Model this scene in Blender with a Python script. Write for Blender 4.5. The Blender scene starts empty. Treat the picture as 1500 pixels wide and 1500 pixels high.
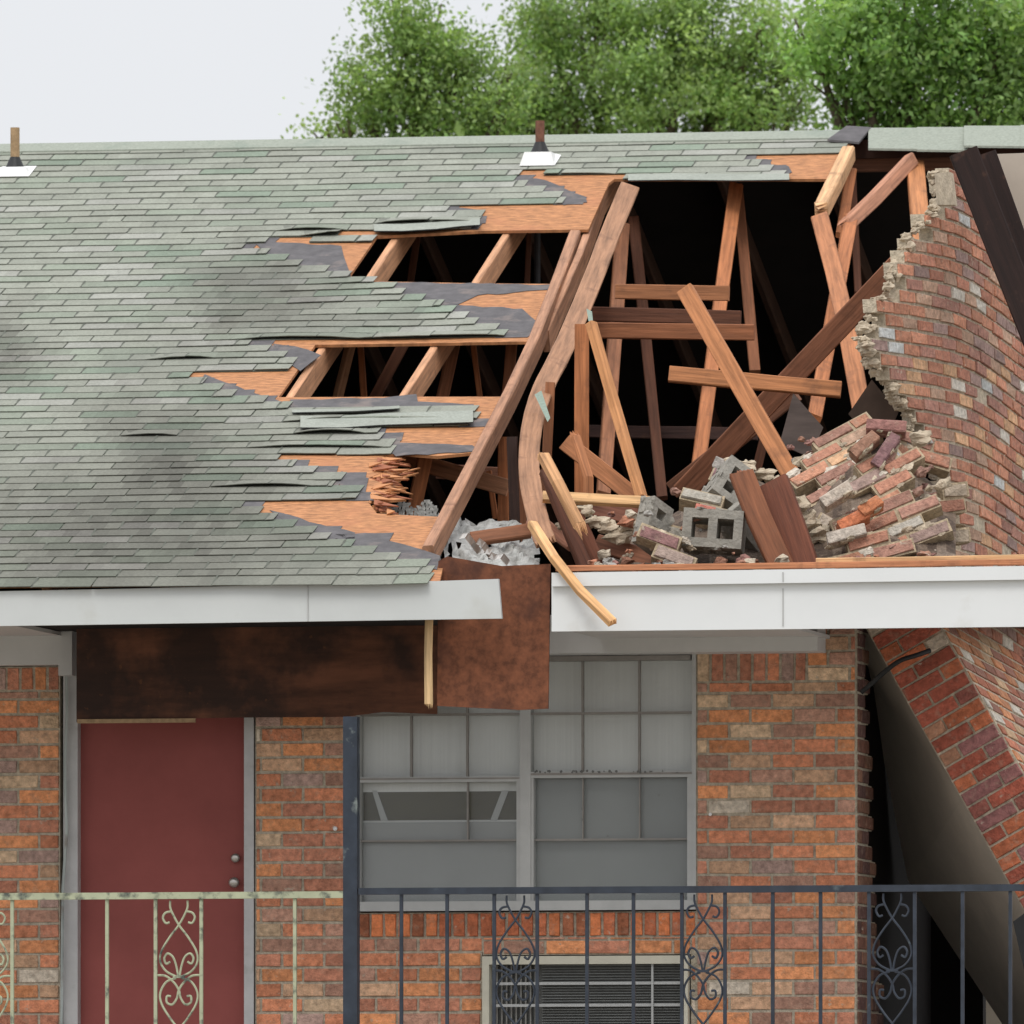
import bpy, math, random
import numpy as np
from mathutils import Vector, Matrix
from mathutils.geometry import tessellate_polygon
R = math.radians
rnd = random.Random(7)
SC = bpy.context.scene
COL = SC.collection

# ------------------------------------------------------------------ camera
ANG = R(11.0); DIST = 70.0; FPX = 19950.0; HOR = 1900.0; EYE = 1.7
cd = Vector((-math.sin(ANG), math.cos(ANG), 0)); cr = Vector((math.cos(ANG), math.sin(ANG), 0)); UP = Vector((0, 0, 1))
CAM = -cd * DIST + Vector((0, 0, EYE))
cam_data = bpy.data.cameras.new('camera'); cam = bpy.data.objects.new('camera', cam_data); COL.objects.link(cam)
cam.location = CAM; cam.rotation_euler = (R(90), 0, ANG)
cam_data.sensor_width = 36; cam_data.lens = FPX / 1500 * 36; cam_data.shift_y = (HOR - 750) / 1500
cam_data.clip_start = 1; cam_data.clip_end = 3000
SC.camera = cam
cam_data.dof.use_dof = True; cam_data.dof.focus_distance = 69.0; cam_data.dof.aperture_fstop = 9.0
# ------------------------------------------------------------------ world: overcast sky
SUN_EL, SUN_AZ = R(52), R(-150)      # direction the light comes from: front, slightly left
w = bpy.data.worlds.new('World'); SC.world = w; w.use_nodes = True
nt = w.node_tree; nt.nodes.clear()
def N(nt, t, **k):
    n = nt.nodes.new(t)
    for a, b in k.items(): setattr(n, a, b)
    return n
L = nt.links.new
out = N(nt, 'ShaderNodeOutputWorld'); bg = N(nt, 'ShaderNodeBackground'); L(bg.outputs[0], out.inputs[0])
sky = N(nt, 'ShaderNodeTexSky', sky_type='NISHITA'); sky.sun_disc = False; sky.sun_elevation = SUN_EL; sky.sun_rotation = R(200)
skm = N(nt, 'ShaderNodeVectorMath', operation='SCALE'); skm.inputs['Scale'].default_value = 0.10; L(sky.outputs[0], skm.inputs[0])
tc = N(nt, 'ShaderNodeTexCoord'); sp = N(nt, 'ShaderNodeSeparateXYZ'); L(tc.outputs['Generated'], sp.inputs[0])
rp = N(nt, 'ShaderNodeValToRGB'); L(sp.outputs['Z'], rp.inputs[0])
e = rp.color_ramp.elements; e[0].position = 0.0; e[0].color = (.80, .815, .85, 1); e[1].position = 1.0; e[1].color = (2.0, 2.05, 2.15, 1)
m_ = e.new(.12); m_.color = (.86, .87, .90, 1)
mx = N(nt, 'ShaderNodeMix', data_type='RGBA'); mx.inputs[0].default_value = .93
L(skm.outputs[0], mx.inputs[6]); L(rp.outputs[0], mx.inputs[7]); L(mx.outputs[2], bg.inputs[0]); bg.inputs[1].default_value = 1.0
sd = bpy.data.lights.new('sun', 'SUN'); sd.energy = 1.3; sd.angle = R(22); sd.color = (1, .97, .92)
so = bpy.data.objects.new('sun', sd); COL.objects.link(so)
sdir = Vector((-.10, -.80, 1.15)).normalized(); so.rotation_euler = sdir.to_track_quat('Z', 'Y').to_euler()
SC.view_settings.view_transform = 'Standard'; SC.view_settings.look = 'None'; SC.view_settings.exposure = 0.0; SC.view_settings.gamma = 1
SC.cycles.max_bounces = 6
SC.cycles.use_denoising = True

# ------------------------------------------------------------------ pixel -> place
def ray(x, y): return cd + cr * ((x - 750) / FPX) + UP * ((HOR - y) / FPX)
def P(x, y, Y=0.0):
    d = ray(x, y); t = (Y - CAM.y) / d.y; return CAM + d * t
YE = -1.5; TP = .375; ZE = P(750, 850, YE).z
RN = Vector((0, -TP, 1)).normalized(); RS = Vector((0, 1, TP)).normalized()
def RP(x, y, h=0.0):                     # a point on the front roof slope
    d = ray(x, y); o = Vector((0, YE, ZE)) + RN * h
    return CAM + d * ((o - CAM).dot(RN) / d.dot(RN))
def toXS(x, y):
    p = RP(x, y); return p.x, (p.y - YE) / RS.y
def fromXS(X, s, h=0.0): return Vector((X, YE, ZE)) + RS * s + RN * h
SR = toXS(750, 205)[1]; YR = fromXS(0, SR).y; ZR = fromXS(0, SR).z
print('ridge Y', YR, 'Z', ZR, 'slope', SR, 'eave z', ZE, 'x0 ridge y', )

# ------------------------------------------------------------------ helpers
class MB:
    def __init__(s): s.v = []; s.f = []; s.c = []; s.uv = []; s.m = []
    def face(s, pts, col=(1, 1, 1), uv=None, m=0):
        i = len(s.v); s.v += [tuple(p) for p in pts]; s.f.append(tuple(range(i, i + len(pts)))); s.c.append(col); s.m.append(m)
        s.uv.append(uv or [(0, 0)] * len(pts))
    def hexa(s, b, t, col=(1, 1, 1), m=0, bottom=True, side=None):
        side = side or col
        s.face(t, col, [(0, 0), (1, 0), (1, 1), (0, 1)][:len(t)], m)
        n = len(b)
        for k in range(n):
            q = (k + 1) % n; s.face([b[k], b[q], t[q], t[k]], side, m=m)
        if bottom: s.face(list(reversed(b)), side, m=m)
    def box(s, x0, x1, y0, y1, z0, z1, col=(1, 1, 1), m=0):
        b = [(x0, y0, z0), (x1, y0, z0), (x1, y1, z0), (x0, y1, z0)]; t = [(x, y, z1) for x, y, _ in b]
        s.face(list(reversed(b)), col, [(p[0], p[1]) for p in reversed(b)], m); s.face(t, col, [(p[0], p[1]) for p in t], m)
        for k in range(4):
            q = (k + 1) % 4; f = [b[k], b[q], t[q], t[k]]
            s.face(f, col, [((p[0] if k % 2 == 0 else p[1]), p[2]) for p in f], m)
    def build(s, name, mat, parent=None, smooth=False, merge=False):
        me = bpy.data.meshes.new(name); me.from_pydata(s.v, [], s.f); me.update()
        ca = me.color_attributes.new('col', 'FLOAT_COLOR', 'CORNER'); uvl = me.uv_layers.new(name='UVMap')
        ca.data.foreach_set('color', np.array([x for f, c in zip(s.f, s.c) for _ in f for x in (*c[:3], 1.0)], dtype=np.float32))
        uvl.data.foreach_set('uv', np.array([x for u in s.uv for p in u for x in p], dtype=np.float32))
        for m in (mat if isinstance(mat, (list, tuple)) else [mat]): me.materials.append(m)
        me.polygons.foreach_set('material_index', s.m)
        if merge or smooth:
            import bmesh
            bm = bmesh.new(); bm.from_mesh(me); bmesh.ops.remove_doubles(bm, verts=bm.verts, dist=1e-5); bm.to_mesh(me); bm.free()
        if smooth: me.polygons.foreach_set('use_smooth', [True] * len(me.polygons))
        o = bpy.data.objects.new(name, me); COL.objects.link(o)
        if parent: o.parent = parent; o.matrix_parent_inverse = parent.matrix_world.inverted() if parent.type != 'EMPTY' else Matrix.Translation(-Vector(parent.location))
        return o
def tag(o, label=None, cat=None, group=None, kind=None):
    if label: o['label'] = label
    if cat: o['category'] = cat
    if group: o['group'] = group
    if kind: o['kind'] = kind
    return o
def empty(name, loc, label, cat, group=None):
    o = bpy.data.objects.new(name, None); o.location = loc; COL.objects.link(o); return tag(o, label, cat, group)

# ------------------------------------------------------------------ materials
def mat(name, base=(.5, .5, .5), rough=.8, var=.15, scale=8, attr=False, bump=.0, bscale=60, stretch=None, coords='Object',
        dark=None, dscale=2.0, dthr=.55, metal=0, speck=None, spec=.3, damt=.7):
    m = bpy.data.materials.new(name); m.use_nodes = True; nt = m.node_tree; L = nt.links.new
    b = nt.nodes['Principled BSDF']; b.inputs['Roughness'].default_value = rough; b.inputs['Metallic'].default_value = metal
    b.inputs['Specular IOR Level'].default_value = spec
    tc = N(nt, 'ShaderNodeTexCoord'); mp = N(nt, 'ShaderNodeMapping'); L(tc.outputs['UV' if coords == 'UV' else 'Object'], mp.inputs[0])
    if stretch: mp.inputs['Scale'].default_value = stretch
    n1 = N(nt, 'ShaderNodeTexNoise'); n1.inputs['Scale'].default_value = scale; n1.inputs['Detail'].default_value = 6; n1.inputs['Roughness'].default_value = .65; L(mp.outputs[0], n1.inputs[0])
    mr = N(nt, 'ShaderNodeMapRange'); mr.inputs['From Min'].default_value = .3; mr.inputs['From Max'].default_value = .7
    mr.inputs['To Min'].default_value = 1 - var; mr.inputs['To Max'].default_value = 1 + var; L(n1.outputs[0], mr.inputs[0])
    vm = N(nt, 'ShaderNodeVectorMath', operation='SCALE'); L(mr.outputs[0], vm.inputs['Scale'])
    if attr:
        at = N(nt, 'ShaderNodeAttribute', attribute_name='col'); L(at.outputs['Color'], vm.inputs[0])
    else: vm.inputs[0].default_value = base
    c = vm.outputs[0]
    if dark:
        n2 = N(nt, 'ShaderNodeTexNoise'); n2.inputs['Scale'].default_value = dscale; n2.inputs['Detail'].default_value = 5; n2.inputs['Roughness'].default_value = .6; L(tc.outputs['Object'], n2.inputs[0])
        r2 = N(nt, 'ShaderNodeMapRange'); r2.inputs['From Min'].default_value = dthr; r2.inputs['From Max'].default_value = dthr + .15; r2.inputs['To Max'].default_value = damt; L(n2.outputs[0], r2.inputs[0])
        x = N(nt, 'ShaderNodeMix', data_type='RGBA'); L(r2.outputs[0], x.inputs[0]); L(c, x.inputs[6]); x.inputs[7].default_value = (*dark, 1); c = x.outputs[2]
    if speck:
        n3 = N(nt, 'ShaderNodeTexNoise'); n3.inputs['Scale'].default_value = 28; n3.inputs['Detail'].default_value = 4; L(tc.outputs['Object'], n3.inputs[0])
        r3 = N(nt, 'ShaderNodeMapRange'); r3.inputs['From Min'].default_value = .66; r3.inputs['From Max'].default_value = .72; r3.inputs['To Max'].default_value = .6; L(n3.outputs[0], r3.inputs[0])
        x = N(nt, 'ShaderNodeMix', data_type='RGBA'); L(r3.outputs[0], x.inputs[0]); L(c, x.inputs[6]); x.inputs[7].default_value = (*speck, 1); c = x.outputs[2]
    L(c, b.inputs['Base Color'])
    if bump:
        n4 = N(nt, 'ShaderNodeTexNoise'); n4.inputs['Scale'].default_value = bscale; n4.inputs['Detail'].default_value = 5; L(mp.outputs[0], n4.inputs[0])
        bp = N(nt, 'ShaderNodeBump'); bp.inputs['Strength'].default_value = bump; bp.inputs['Distance'].default_value = .01; L(n4.outputs[0], bp.inputs['Height']); L(bp.outputs[0], b.inputs['Normal'])
    return m
M = {}
M['brick'] = mat('brick', attr=True, rough=.9, var=.38, scale=34, bump=.8, bscale=90, speck=(.50, .42, .33), dark=(.36, .26, .19), dscale=24, dthr=.54, damt=.35)
M['shingle'] = mat('shingle', attr=True, rough=.95, var=.18, scale=60, bump=.3, bscale=250, dark=(.14, .15, .125), dscale=1.3, dthr=.52, damt=.35)
M['felt'] = mat('felt', (.105, .098, .10), .95, .25, 12, dark=(.20, .16, .14), dscale=6)
M['ply'] = mat('plywood', (.38, .17, .072), .8, .50, 1.0, coords='UV', stretch=(14, 45, 1), dark=(.40, .16, .075), dscale=3.5, dthr=.52, damt=.6)
M['wood'] = mat('lumber', attr=True, rough=.75, var=.42, scale=1.0, coords='UV', stretch=(2.5, 38, 1), bump=.25, bscale=2.5, dark=(.13, .06, .035), dscale=7, dthr=.57, damt=.55)
M['attic'] = mat('painted_attic_gloom', (.012, .009, .008), .9, .3, 3)  # interior darkness is put into this near-black colour
M['darkwood'] = mat('water_stained_plywood', (.12, .046, .024), .75, .6, 1.0, stretch=(1.5, 1, 9), dark=(.018, .011, .009), dscale=2.2, dthr=.42, speck=(.13, .05, .02), damt=.8)
M['redply'] = mat('reddish_plywood', (.165, .058, .027), .75, .45, 22.0, dark=(.055, .022, .015), dscale=3.2, dthr=.50)
M['fascia'] = mat('painted_fascia', (.68, .69, .68), .5, .03, 2.0, dark=(.55, .54, .50), dscale=3, dthr=.6, spec=.4)
M['fasciaold'] = mat('weathered_fascia', (.53, .545, .53), .55, .05, 2.0, dark=(.44, .44, .40), dscale=2, dthr=.56)
M['frieze'] = mat('grey_painted_board', (.55, .54, .52), .6, .05, 4)
M['door'] = mat('painted_door', (.275, .078, .068), .6, .12, 2.2, spec=.12)
M['frame'] = mat('painted_frame', (.47, .46, .45), .5, .1, 10, dark=(.25, .25, .22), dscale=6, dthr=.6)
M['winframe'] = mat('aluminium_window_frame', (.42, .42, .405), .4, .08, 10)
M['muntin'] = mat('aged_muntin', (.24, .22, .20), .5, .15, 20)
M['curtain'] = mat('grey_blind', (.74, .73, .70), .8, .06, 1.0, stretch=(90, 1, .5), dark=(.64, .63, .61), dscale=1.2)
M['screen'] = mat('insect_screen', (.24, .245, .235), .8, .06, 3)
M['metal'] = mat('bare_metal', (.45, .42, .38), .35, .05, 10, metal=.8)
M['iron'] = mat('dark_iron_paint', (.030, .037, .05), .5, .3, 12, dark=(.22, .27, .27), dscale=7, dthr=.63)
M['ironcream'] = mat('peeling_cream_paint', (.38, .40, .27), .6, .12, 12, dark=(.06, .07, .065), dscale=14, dthr=.52, damt=.95)
M['post'] = mat('peeling_post_paint', (.028, .036, .05), .5, .3, 9, dark=(.32, .36, .33), dscale=7, dthr=.60, damt=.8)
M['panel'] = mat('dusty_plaster_panel', (.62, .54, .44), .9, .12, 2, dark=(.50, .44, .36), dscale=1.6, dthr=.5)
M['beige'] = mat('beige_siding', (.40, .34, .28), .8, .1, 3, stretch=(1, 1, 1))
M['block'] = mat('concrete_block', (.255, .235, .20), .95, .25, 14, bump=.8, bscale=60, dark=(.2, .19, .17), dscale=5, dthr=.55)
M['mortar'] = mat('old_mortar', (.43, .355, .26), .95, .25, 14, bump=1.0, bscale=45, dark=(.3, .22, .16), dscale=9, dthr=.55)
M['white'] = mat('white_pvc', (.8, .79, .77), .5, .05, 10)
M['black'] = mat('black_rubber', (.018, .018, .018), .5, .2, 10)
M['rust'] = mat('rusty_pipe', (.16, .07, .045), .8, .35, 40)
M['tanpipe'] = mat('weathered_pipe', (.33, .22, .12), .7, .25, 40)
M['foil'] = mat('foil_insulation', (.36, .355, .33), .5, .35, 18, metal=.2, bump=1.0, bscale=30)
M['ground'] = mat('worn_concrete_ground', (.27, .245, .205), .95, .4, 1)
M['slab'] = mat('concrete_slab', (.35, .34, .32), .9, .15, 3)
M['cream'] = mat('cream_paint', (.55, .52, .42), .6, .08, 10)
M['louver'] = mat('louver_dark', (.13, .13, .12), .5, .2, 20)
M['bark'] = mat('bark', (.10, .075, .05), .95, .4, 20, bump=.8)
M['ridge'] = mat('ridge_cap_shingle', (.275, .295, .246), .95, .16, 60, dark=(.18, .22, .18), dscale=2.5, bump=.3, bscale=250)
def leafmat():
    m = bpy.data.materials.new('leaf'); m.use_nodes = True; nt = m.node_tree; L = nt.links.new
    b = nt.nodes['Principled BSDF']; b.inputs['Roughness'].default_value = .5; b.inputs['Specular IOR Level'].default_value = .25
    at = N(nt, 'ShaderNodeAttribute', attribute_name='col'); L(at.outputs['Color'], b.inputs['Base Color'])
    tr = N(nt, 'ShaderNodeBsdfTranslucent'); sc = N(nt, 'ShaderNodeVectorMath', operation='MULTIPLY'); sc.inputs[1].default_value = (1.25, 1.3, .7)
    L(at.outputs['Color'], sc.inputs[0]); L(sc.outputs[0], tr.inputs[0])
    mx = N(nt, 'ShaderNodeMixShader'); mx.inputs[0].default_value = .45; L(b.outputs[0], mx.inputs[1]); L(tr.outputs[0], mx.inputs[2])
    L(mx.outputs[0], nt.nodes['Material Output'].inputs[0]); return m
M['leaf'] = leafmat()
def glassmat():
    m = bpy.data.materials.new('window_glass'); m.use_nodes = True; nt = m.node_tree; L = nt.links.new; nt.nodes.remove(nt.nodes['Principled BSDF'])
    t = N(nt, 'ShaderNodeBsdfTransparent'); g = N(nt, 'ShaderNodeBsdfGlossy'); g.inputs['Roughness'].default_value = .35; t.inputs[0].default_value = (.93, .94, .94, 1)
    mx = N(nt, 'ShaderNodeMixShader'); mx.inputs[0].default_value = .05; L(t.outputs[0], mx.inputs[1]); L(g.outputs[0], mx.inputs[2]); L(mx.outputs[0], nt.nodes['Material Output'].inputs[0]); return m
M['glass'] = glassmat()

# ------------------------------------------------------------------ shape tools
def beam(name, pts, w_=.089, t_=.038, wide=None, roll=0, col=(.46, .235, .115), parent=None, splint=(0, 0), mat_='wood', seed=None, jit=.0015):
    """rectangular timber swept along 3-D points; wide = direction of its wide face's width"""
    r = random.Random(seed if seed is not None else hash((round(pts[0][0], 3), round(pts[0][2], 3))) & 0xffff)
    pts = [Vector(p) for p in pts]; org = pts[0].copy() if parent is None else Vector((0, 0, 0))
    mb = MB(); rings = []; acc = 0; uo = r.uniform(0, 50); vo = r.uniform(0, 50)
    cf = .12 * min(w_, t_)
    n = len(pts)
    for i, p in enumerate(pts):
        T = (pts[min(i + 1, n - 1)] - pts[max(i - 1, 0)]).normalized()
        if wide is None:
            s = T.cross(cd).normalized(); nn = s.cross(T)
            a = R(roll); W = s * math.cos(a) + nn * math.sin(a)
        else:
            W = (Vector(wide) - T * Vector(wide).dot(T)).normalized()
        Nn = T.cross(W).normalized()
        if i: acc += (p - pts[i - 1]).length
        hw, ht = w_ / 2, t_ / 2
        sec = [(-hw, -ht + cf), (-hw + cf, -ht), (hw - cf, -ht), (hw, -ht + cf), (hw, ht - cf), (hw - cf, ht), (-hw + cf, ht), (-hw, ht - cf)]
        per = [0, cf, w_, w_ + cf, w_ + t_, w_ + t_ + cf, 2 * w_ + t_, 2 * w_ + t_ + cf, 2 * w_ + 2 * t_]
        rings.append(([p - org + W * (a1 + r.uniform(-jit, jit)) + Nn * (b1 + r.uniform(-jit, jit)) for a1, b1 in sec], acc, T, W, Nn))
    for i in range(n - 1):
        A, ua = rings[i][:2]; B, ub = rings[i + 1][:2]
        for k in range(8):
            q = (k + 1) % 8
            mb.face([A[k], A[q], B[q], B[k]], col, [(ua + uo, per[k] + vo), (ua + uo, per[k + 1] + vo), (ub + uo, per[k + 1] + vo), (ub + uo, per[k] + vo)])
    for end, sg in ((0, -1), (n - 1, 1)):
        ring, u, T, W, Nn = rings[end]; sl = splint[0] if end == 0 else splint[1]
        ecol = tuple(min(1, c * 1.25) for c in col)
        if sl <= 0:
            mb.face(ring if sg > 0 else list(reversed(ring)), ecol, [(uo, vo + .01 * k) for k in range(8)])
        else:
            K = 7                                    # long torn fibres across the width
            for k in range(K):
                f0, f1 = k / K, (k + 1) / K; ln = sl * r.uniform(.15, 1)
                a0 = -w_ / 2 + w_ * f0; a1 = -w_ / 2 + w_ * f1; c0 = pts[end] - org
                q = [c0 + W * a0 - Nn * t_ * .48, c0 + W * a1 - Nn * t_ * .48, c0 + W * a1 + Nn * t_ * .48, c0 + W * a0 + Nn * t_ * .48]
                tip = c0 + T * sg * ln + W * ((a0 + a1) / 2 + r.uniform(-.2, .2) * w_ / K) + Nn * r.uniform(-.3, .3) * t_
                for j in range(4):
                    mb.face([q[j], q[(j + 1) % 4], tip], ecol, [(uo, vo + f0), (uo, vo + f1), (uo + ln, vo + f0)])
    o = mb.build(name, M[mat_], parent)
    if parent is None: o.location = org
    return o
def plate(name, poly, th, n, m, parent=None, uvax=None, mb=None, build=True, col=(1, 1, 1)):
    """flat polygon (3-D points) given a thickness th backwards along n"""
    own = mb is None; mb = mb or MB(); n = Vector(n).normalized(); poly = [Vector(p) for p in poly]
    ax = uvax or (Vector((1, 0, 0)), UP.cross(Vector((1, 0, 0))) if abs(n.z) > .95 else UP)
    def uv(p): return (p.dot(Vector(ax[0])), p.dot(Vector(ax[1])))
    nm = Vector((0, 0, 0))
    for i in range(1, len(poly) - 1): nm += (poly[i] - poly[0]).cross(poly[i + 1] - poly[0])
    if nm.dot(n) < 0: poly.reverse()
    for a, b, c in tessellate_polygon([poly]):
        t = [poly[a], poly[b], poly[c]]
        if (t[1] - t[0]).cross(t[2] - t[0]).dot(n) < 0: t.reverse()
        mb.face(t, col, [uv(p) for p in t]); u = [p - n * th for p in reversed(t)]; mb.face(u, col, [uv(p) for p in u])
    for i in range(len(poly)):
        a, b = poly[i], poly[(i + 1) % len(poly)]
        f = [b, a, a - n * th, b - n * th]; mb.face(f, col, [uv(p) for p in f])
    if build and own: return mb.build(name, m, parent)
def tube(mb, pts, r, seg=8, col=(1, 1, 1), cap=True):
    pts = [Vector(p) for p in pts]; rings = []; n = len(pts)
    rr = r if isinstance(r, (list, tuple)) else [r] * n
    for i, p in enumerate(pts):
        T = (pts[min(i + 1, n - 1)] - pts[max(i - 1, 0)]).normalized(); a = T.orthogonal().normalized() if i == 0 else (a - T * a.dot(T)).normalized(); b = T.cross(a)
        rings.append([p + (a * math.cos(t) + b * math.sin(t)) * rr[i] for t in [2 * math.pi * k / seg for k in range(seg)]])
    for i in range(n - 1):
        for k in range(seg):
            q = (k + 1) % seg; mb.face([rings[i][k], rings[i][q], rings[i + 1][q], rings[i + 1][k]], col)
    if cap: mb.face(list(reversed(rings[0])), col); mb.face(rings[-1], col)
def smooth_path(p, k=6):
    p = [Vector(q) for q in p]; o = []
    for i in range(len(p) - 1):
        a, b, c, d = p[max(i - 1, 0)], p[i], p[i + 1], p[min(i + 2, len(p) - 1)]
        for j in range(k):
            t = j / k; o.append(.5 * ((2 * b) + (c - a) * t + (2 * a - 5 * b + 4 * c - d) * t * t + (3 * b - a - 3 * c + d) * t ** 3))
    return o + [p[-1]]
BRK = [((.68, .28, .125), 20), ((.58, .225, .12), 26), ((.50, .21, .13), 20), ((.44, .24, .17), 14), ((.56, .34, .21), 14), ((.44, .29, .24), 6), ((.64, .45, .29), 7), ((.68, .58, .46), 2)]
BRK_G = [((.52, .21, .12), 20), ((.44, .165, .10), 26), ((.35, .15, .11), 16), ((.30, .19, .17), 13), ((.46, .28, .19), 13), ((.60, .34, .18), 8), ((.56, .52, .45), 7), ((.46, .48, .47), 3), ((.10, .10, .10), 1)]
MORT = (.44, .385, .295); MORT2 = (.47, .40, .30)
def pick(pal, r):
    t = r.uniform(0, sum(w for _, w in pal))
    for c, w_ in pal:
        t -= w_
        if t <= 0: k = r.uniform(.8, 1.2); return tuple(x * k for x in c)
    return pal[0][0]
def bricks(mb, fn, u0, u1, v0, v1, bl=.222, ch=.0775, jt=.0145, depth=.1, keep=None, pal=BRK, seed=1, mort=MORT, rough=.0022, bond=.5, off=0., proud=.008, miss=0.):
    r = random.Random(seed); rows = int(math.ceil((v1 - v0) / ch - 1e-6))
    for j in range(rows):
        va, vb = v0 + j * ch, min(v1, v0 + (j + 1) * ch); o = ((j * bond) % 1) * bl + off
        k = int(math.floor((u0 - o) / bl)) ; 
        while True:
            a = o + k * bl; b = a + bl; k += 1
            if a >= u1 - .004: break
            a, b = max(a, u0), min(b, u1)
            if b - a < .02: continue
            uc, vc = (a + b) / 2, (va + vb) / 2
            c = pick(pal, r); dj = [r.uniform(-rough, rough) for _ in range(16)]; pr = proud + r.uniform(-.0025, .003)
            if keep and not keep(uc, vc): continue
            A = [(a, va), (b, va), (b, vb), (a, vb)]
            mb.hexa([fn(u, v, -depth) for u, v in A], [fn(u, v, 0) for u, v in A], mort)
            if miss and r.random() < miss: continue
            h = jt / 2; ba, bb, ya, yb = a + h, b - h, va + h, vb - h
            if bb - ba < .012: continue
            B = [(ba, ya), (bb, ya), (bb, yb), (ba, yb)]; q = .003
            F = [(ba + q, ya + q), (bb - q, ya + q), (bb - q, yb - q), (ba + q, yb - q)]
            Bp = [fn(u + dj[i], v + dj[i + 4], -.004) for i, (u, v) in enumerate(B)]
            Mp = [fn(u + dj[i], v + dj[i + 4], pr * .7) for i, (u, v) in enumerate(B)]
            Fp = [fn(u + dj[i] + dj[i + 8] * .5, v + dj[i + 4], pr + dj[i + 12]) for i, (u, v) in enumerate(F)]
            mb.face(Fp, c)
            for i in range(4):
                n = (i + 1) % 4
                mb.face([Mp[i], Mp[n], Fp[n], Fp[i]], c); mb.face([Bp[i], Bp[n], Mp[n], Mp[i]], c)
def inpoly(x, y, poly):
    c = False; j = len(poly) - 1
    for i in range(len(poly)):
        xi, yi = poly[i]; xj, yj = poly[j]
        if (yi > y) != (yj > y) and x < (xj - xi) * (y - yi) / (yj - yi) + xi: c = not c
        j = i
    return c
def interp(tab, y):
    if y <= tab[0][0]: return tab[0][1]
    for (a, b), (c, d) in zip(tab, tab[1:]):
        if y <= c: return b + (d - b) * (y - a) / (c - a)
    return tab[-1][1]
def proj(p):
    d = Vector(p) - CAM; z = d.dot(cd); return 750 + FPX * d.dot(cr) / z, HOR - FPX * d.z / z

# ------------------------------------------------------------------ ground, slab
mb = MB(); mb.face([(-900, -400, 0), (900, -400, 0), (900, 1500, 0), (-900, 1500, 0)]); tag(mb.build('ground', M['ground']), kind='structure')
ZW = P(750, 1570, 0).z                      # balcony floor level
XL = -9.0; XC = P(1254, 1000, 0).x          # building's left end, brick corner at right
mb = MB(); mb.box(XL, 7.0, -1.52, 0.0 - .002, ZW - .18, ZW); balc = tag(mb.build('balcony_slab', M['slab']), 'concrete walkway slab along the upper storey', 'balcony')

B = empty('apartment_building', (0, 0, 0), 'two storey brick apartment building with storm torn green shingle roof', 'building')
# front wall -----------------------------------------------------------------
def zx(y): return P(750, y, 0).z
def xx(x): return P(x, 1100, 0).x
fw = lambda u, v, d: Vector((u, -d, v))
sw = lambda u, v, d: Vector((v, -d, u))     # courses turned upright
mb = MB()
zt = zx(930); xd0, xd1 = xx(88), xx(374); xw0, xw1 = xx(523), xx(1020)
zs0, zs1 = zx(1373), zx(1336)
acx0, acx1, acz = xx(707), xx(1012), zx(1399)
zb = ZW - .002
bricks(mb, fw, XL, xd0, zb, zx(1006), seed=3, off=xd0)
bricks(mb, sw, zx(1006), zx(970), XL, xd0, bl=.3, ch=.072, bond=0, seed=5, off=zx(1006) - .003)
bricks(mb, fw, xd1, xw0, zb, zt, seed=8, off=xd1 + .03)
bricks(mb, fw, xw0, acx0, zb, zs0, seed=11, off=xw0 + .1)
bricks(mb, fw, acx0, acx1, acz, zs0, seed=12, off=xw0 + .1)
bricks(mb, fw, acx1, xw1, zb, zs0, seed=13, off=xw0 + .1)
mb.box(acx1, xw1 + .001, .003, .1, zb, zs0, MORT)
bricks(mb, sw, zs0, zs1, xw0, xw1, bl=.3, ch=.0715, bond=0, seed=15, off=zs0 - .002, proud=.016, pal=[((.60, .19, .075), 5), ((.46, .14, .065), 4), ((.34, .12, .06), 2)])
zsh = zx(1002); xsh = xx(1182)
bricks(mb, fw, xw1, XC, zb, zsh, seed=21, off=xw1 - .05)
bricks(mb, sw, zsh, zx(958), xw1, xsh, bl=.3, ch=.073, bond=0, seed=22, off=zsh - .003)
bricks(mb, fw, xsh, XC, zsh, zx(915), seed=23, off=xsh)
# broken return of the pier: toothed, reaching further back towards the floor
ret = lambda u, v, d: Vector((XC + .004 + d, .012 + u, v))
zr0, zr1 = zb, zx(915)
bricks(mb, ret, -.006, 1.3, zr0, zr1, seed=31, keep=lambda u, v: u < interp([(0, 1.0), (.8, .60), (1.6, .38), (2.6, .14)], v - zr0) + .06 * math.sin(v * 80), pal=[((.17, .075, .05), 3), ((.12, .06, .05), 3), ((.22, .11, .07), 2)])  # obstructed side: its shadow is put into a darker palette
mb.build('brick_wall', M['brick'], B)
# lower storey wall (below the picture) and inner backing
mb = MB(); mb.box(XL, XC, 0.0, .1, 0, ZW - .2); mb.build('lower_wall', M['panel'], B)
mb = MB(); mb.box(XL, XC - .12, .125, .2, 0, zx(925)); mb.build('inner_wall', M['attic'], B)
mb = MB(); mb.box(XL, XC, 13.2, 13.4, 0, zx(925)); mb.box(XL, XL + .1, .2, 13.2, 0, zx(925)); mb.build('rear_wall', M['panel'], B)

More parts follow.
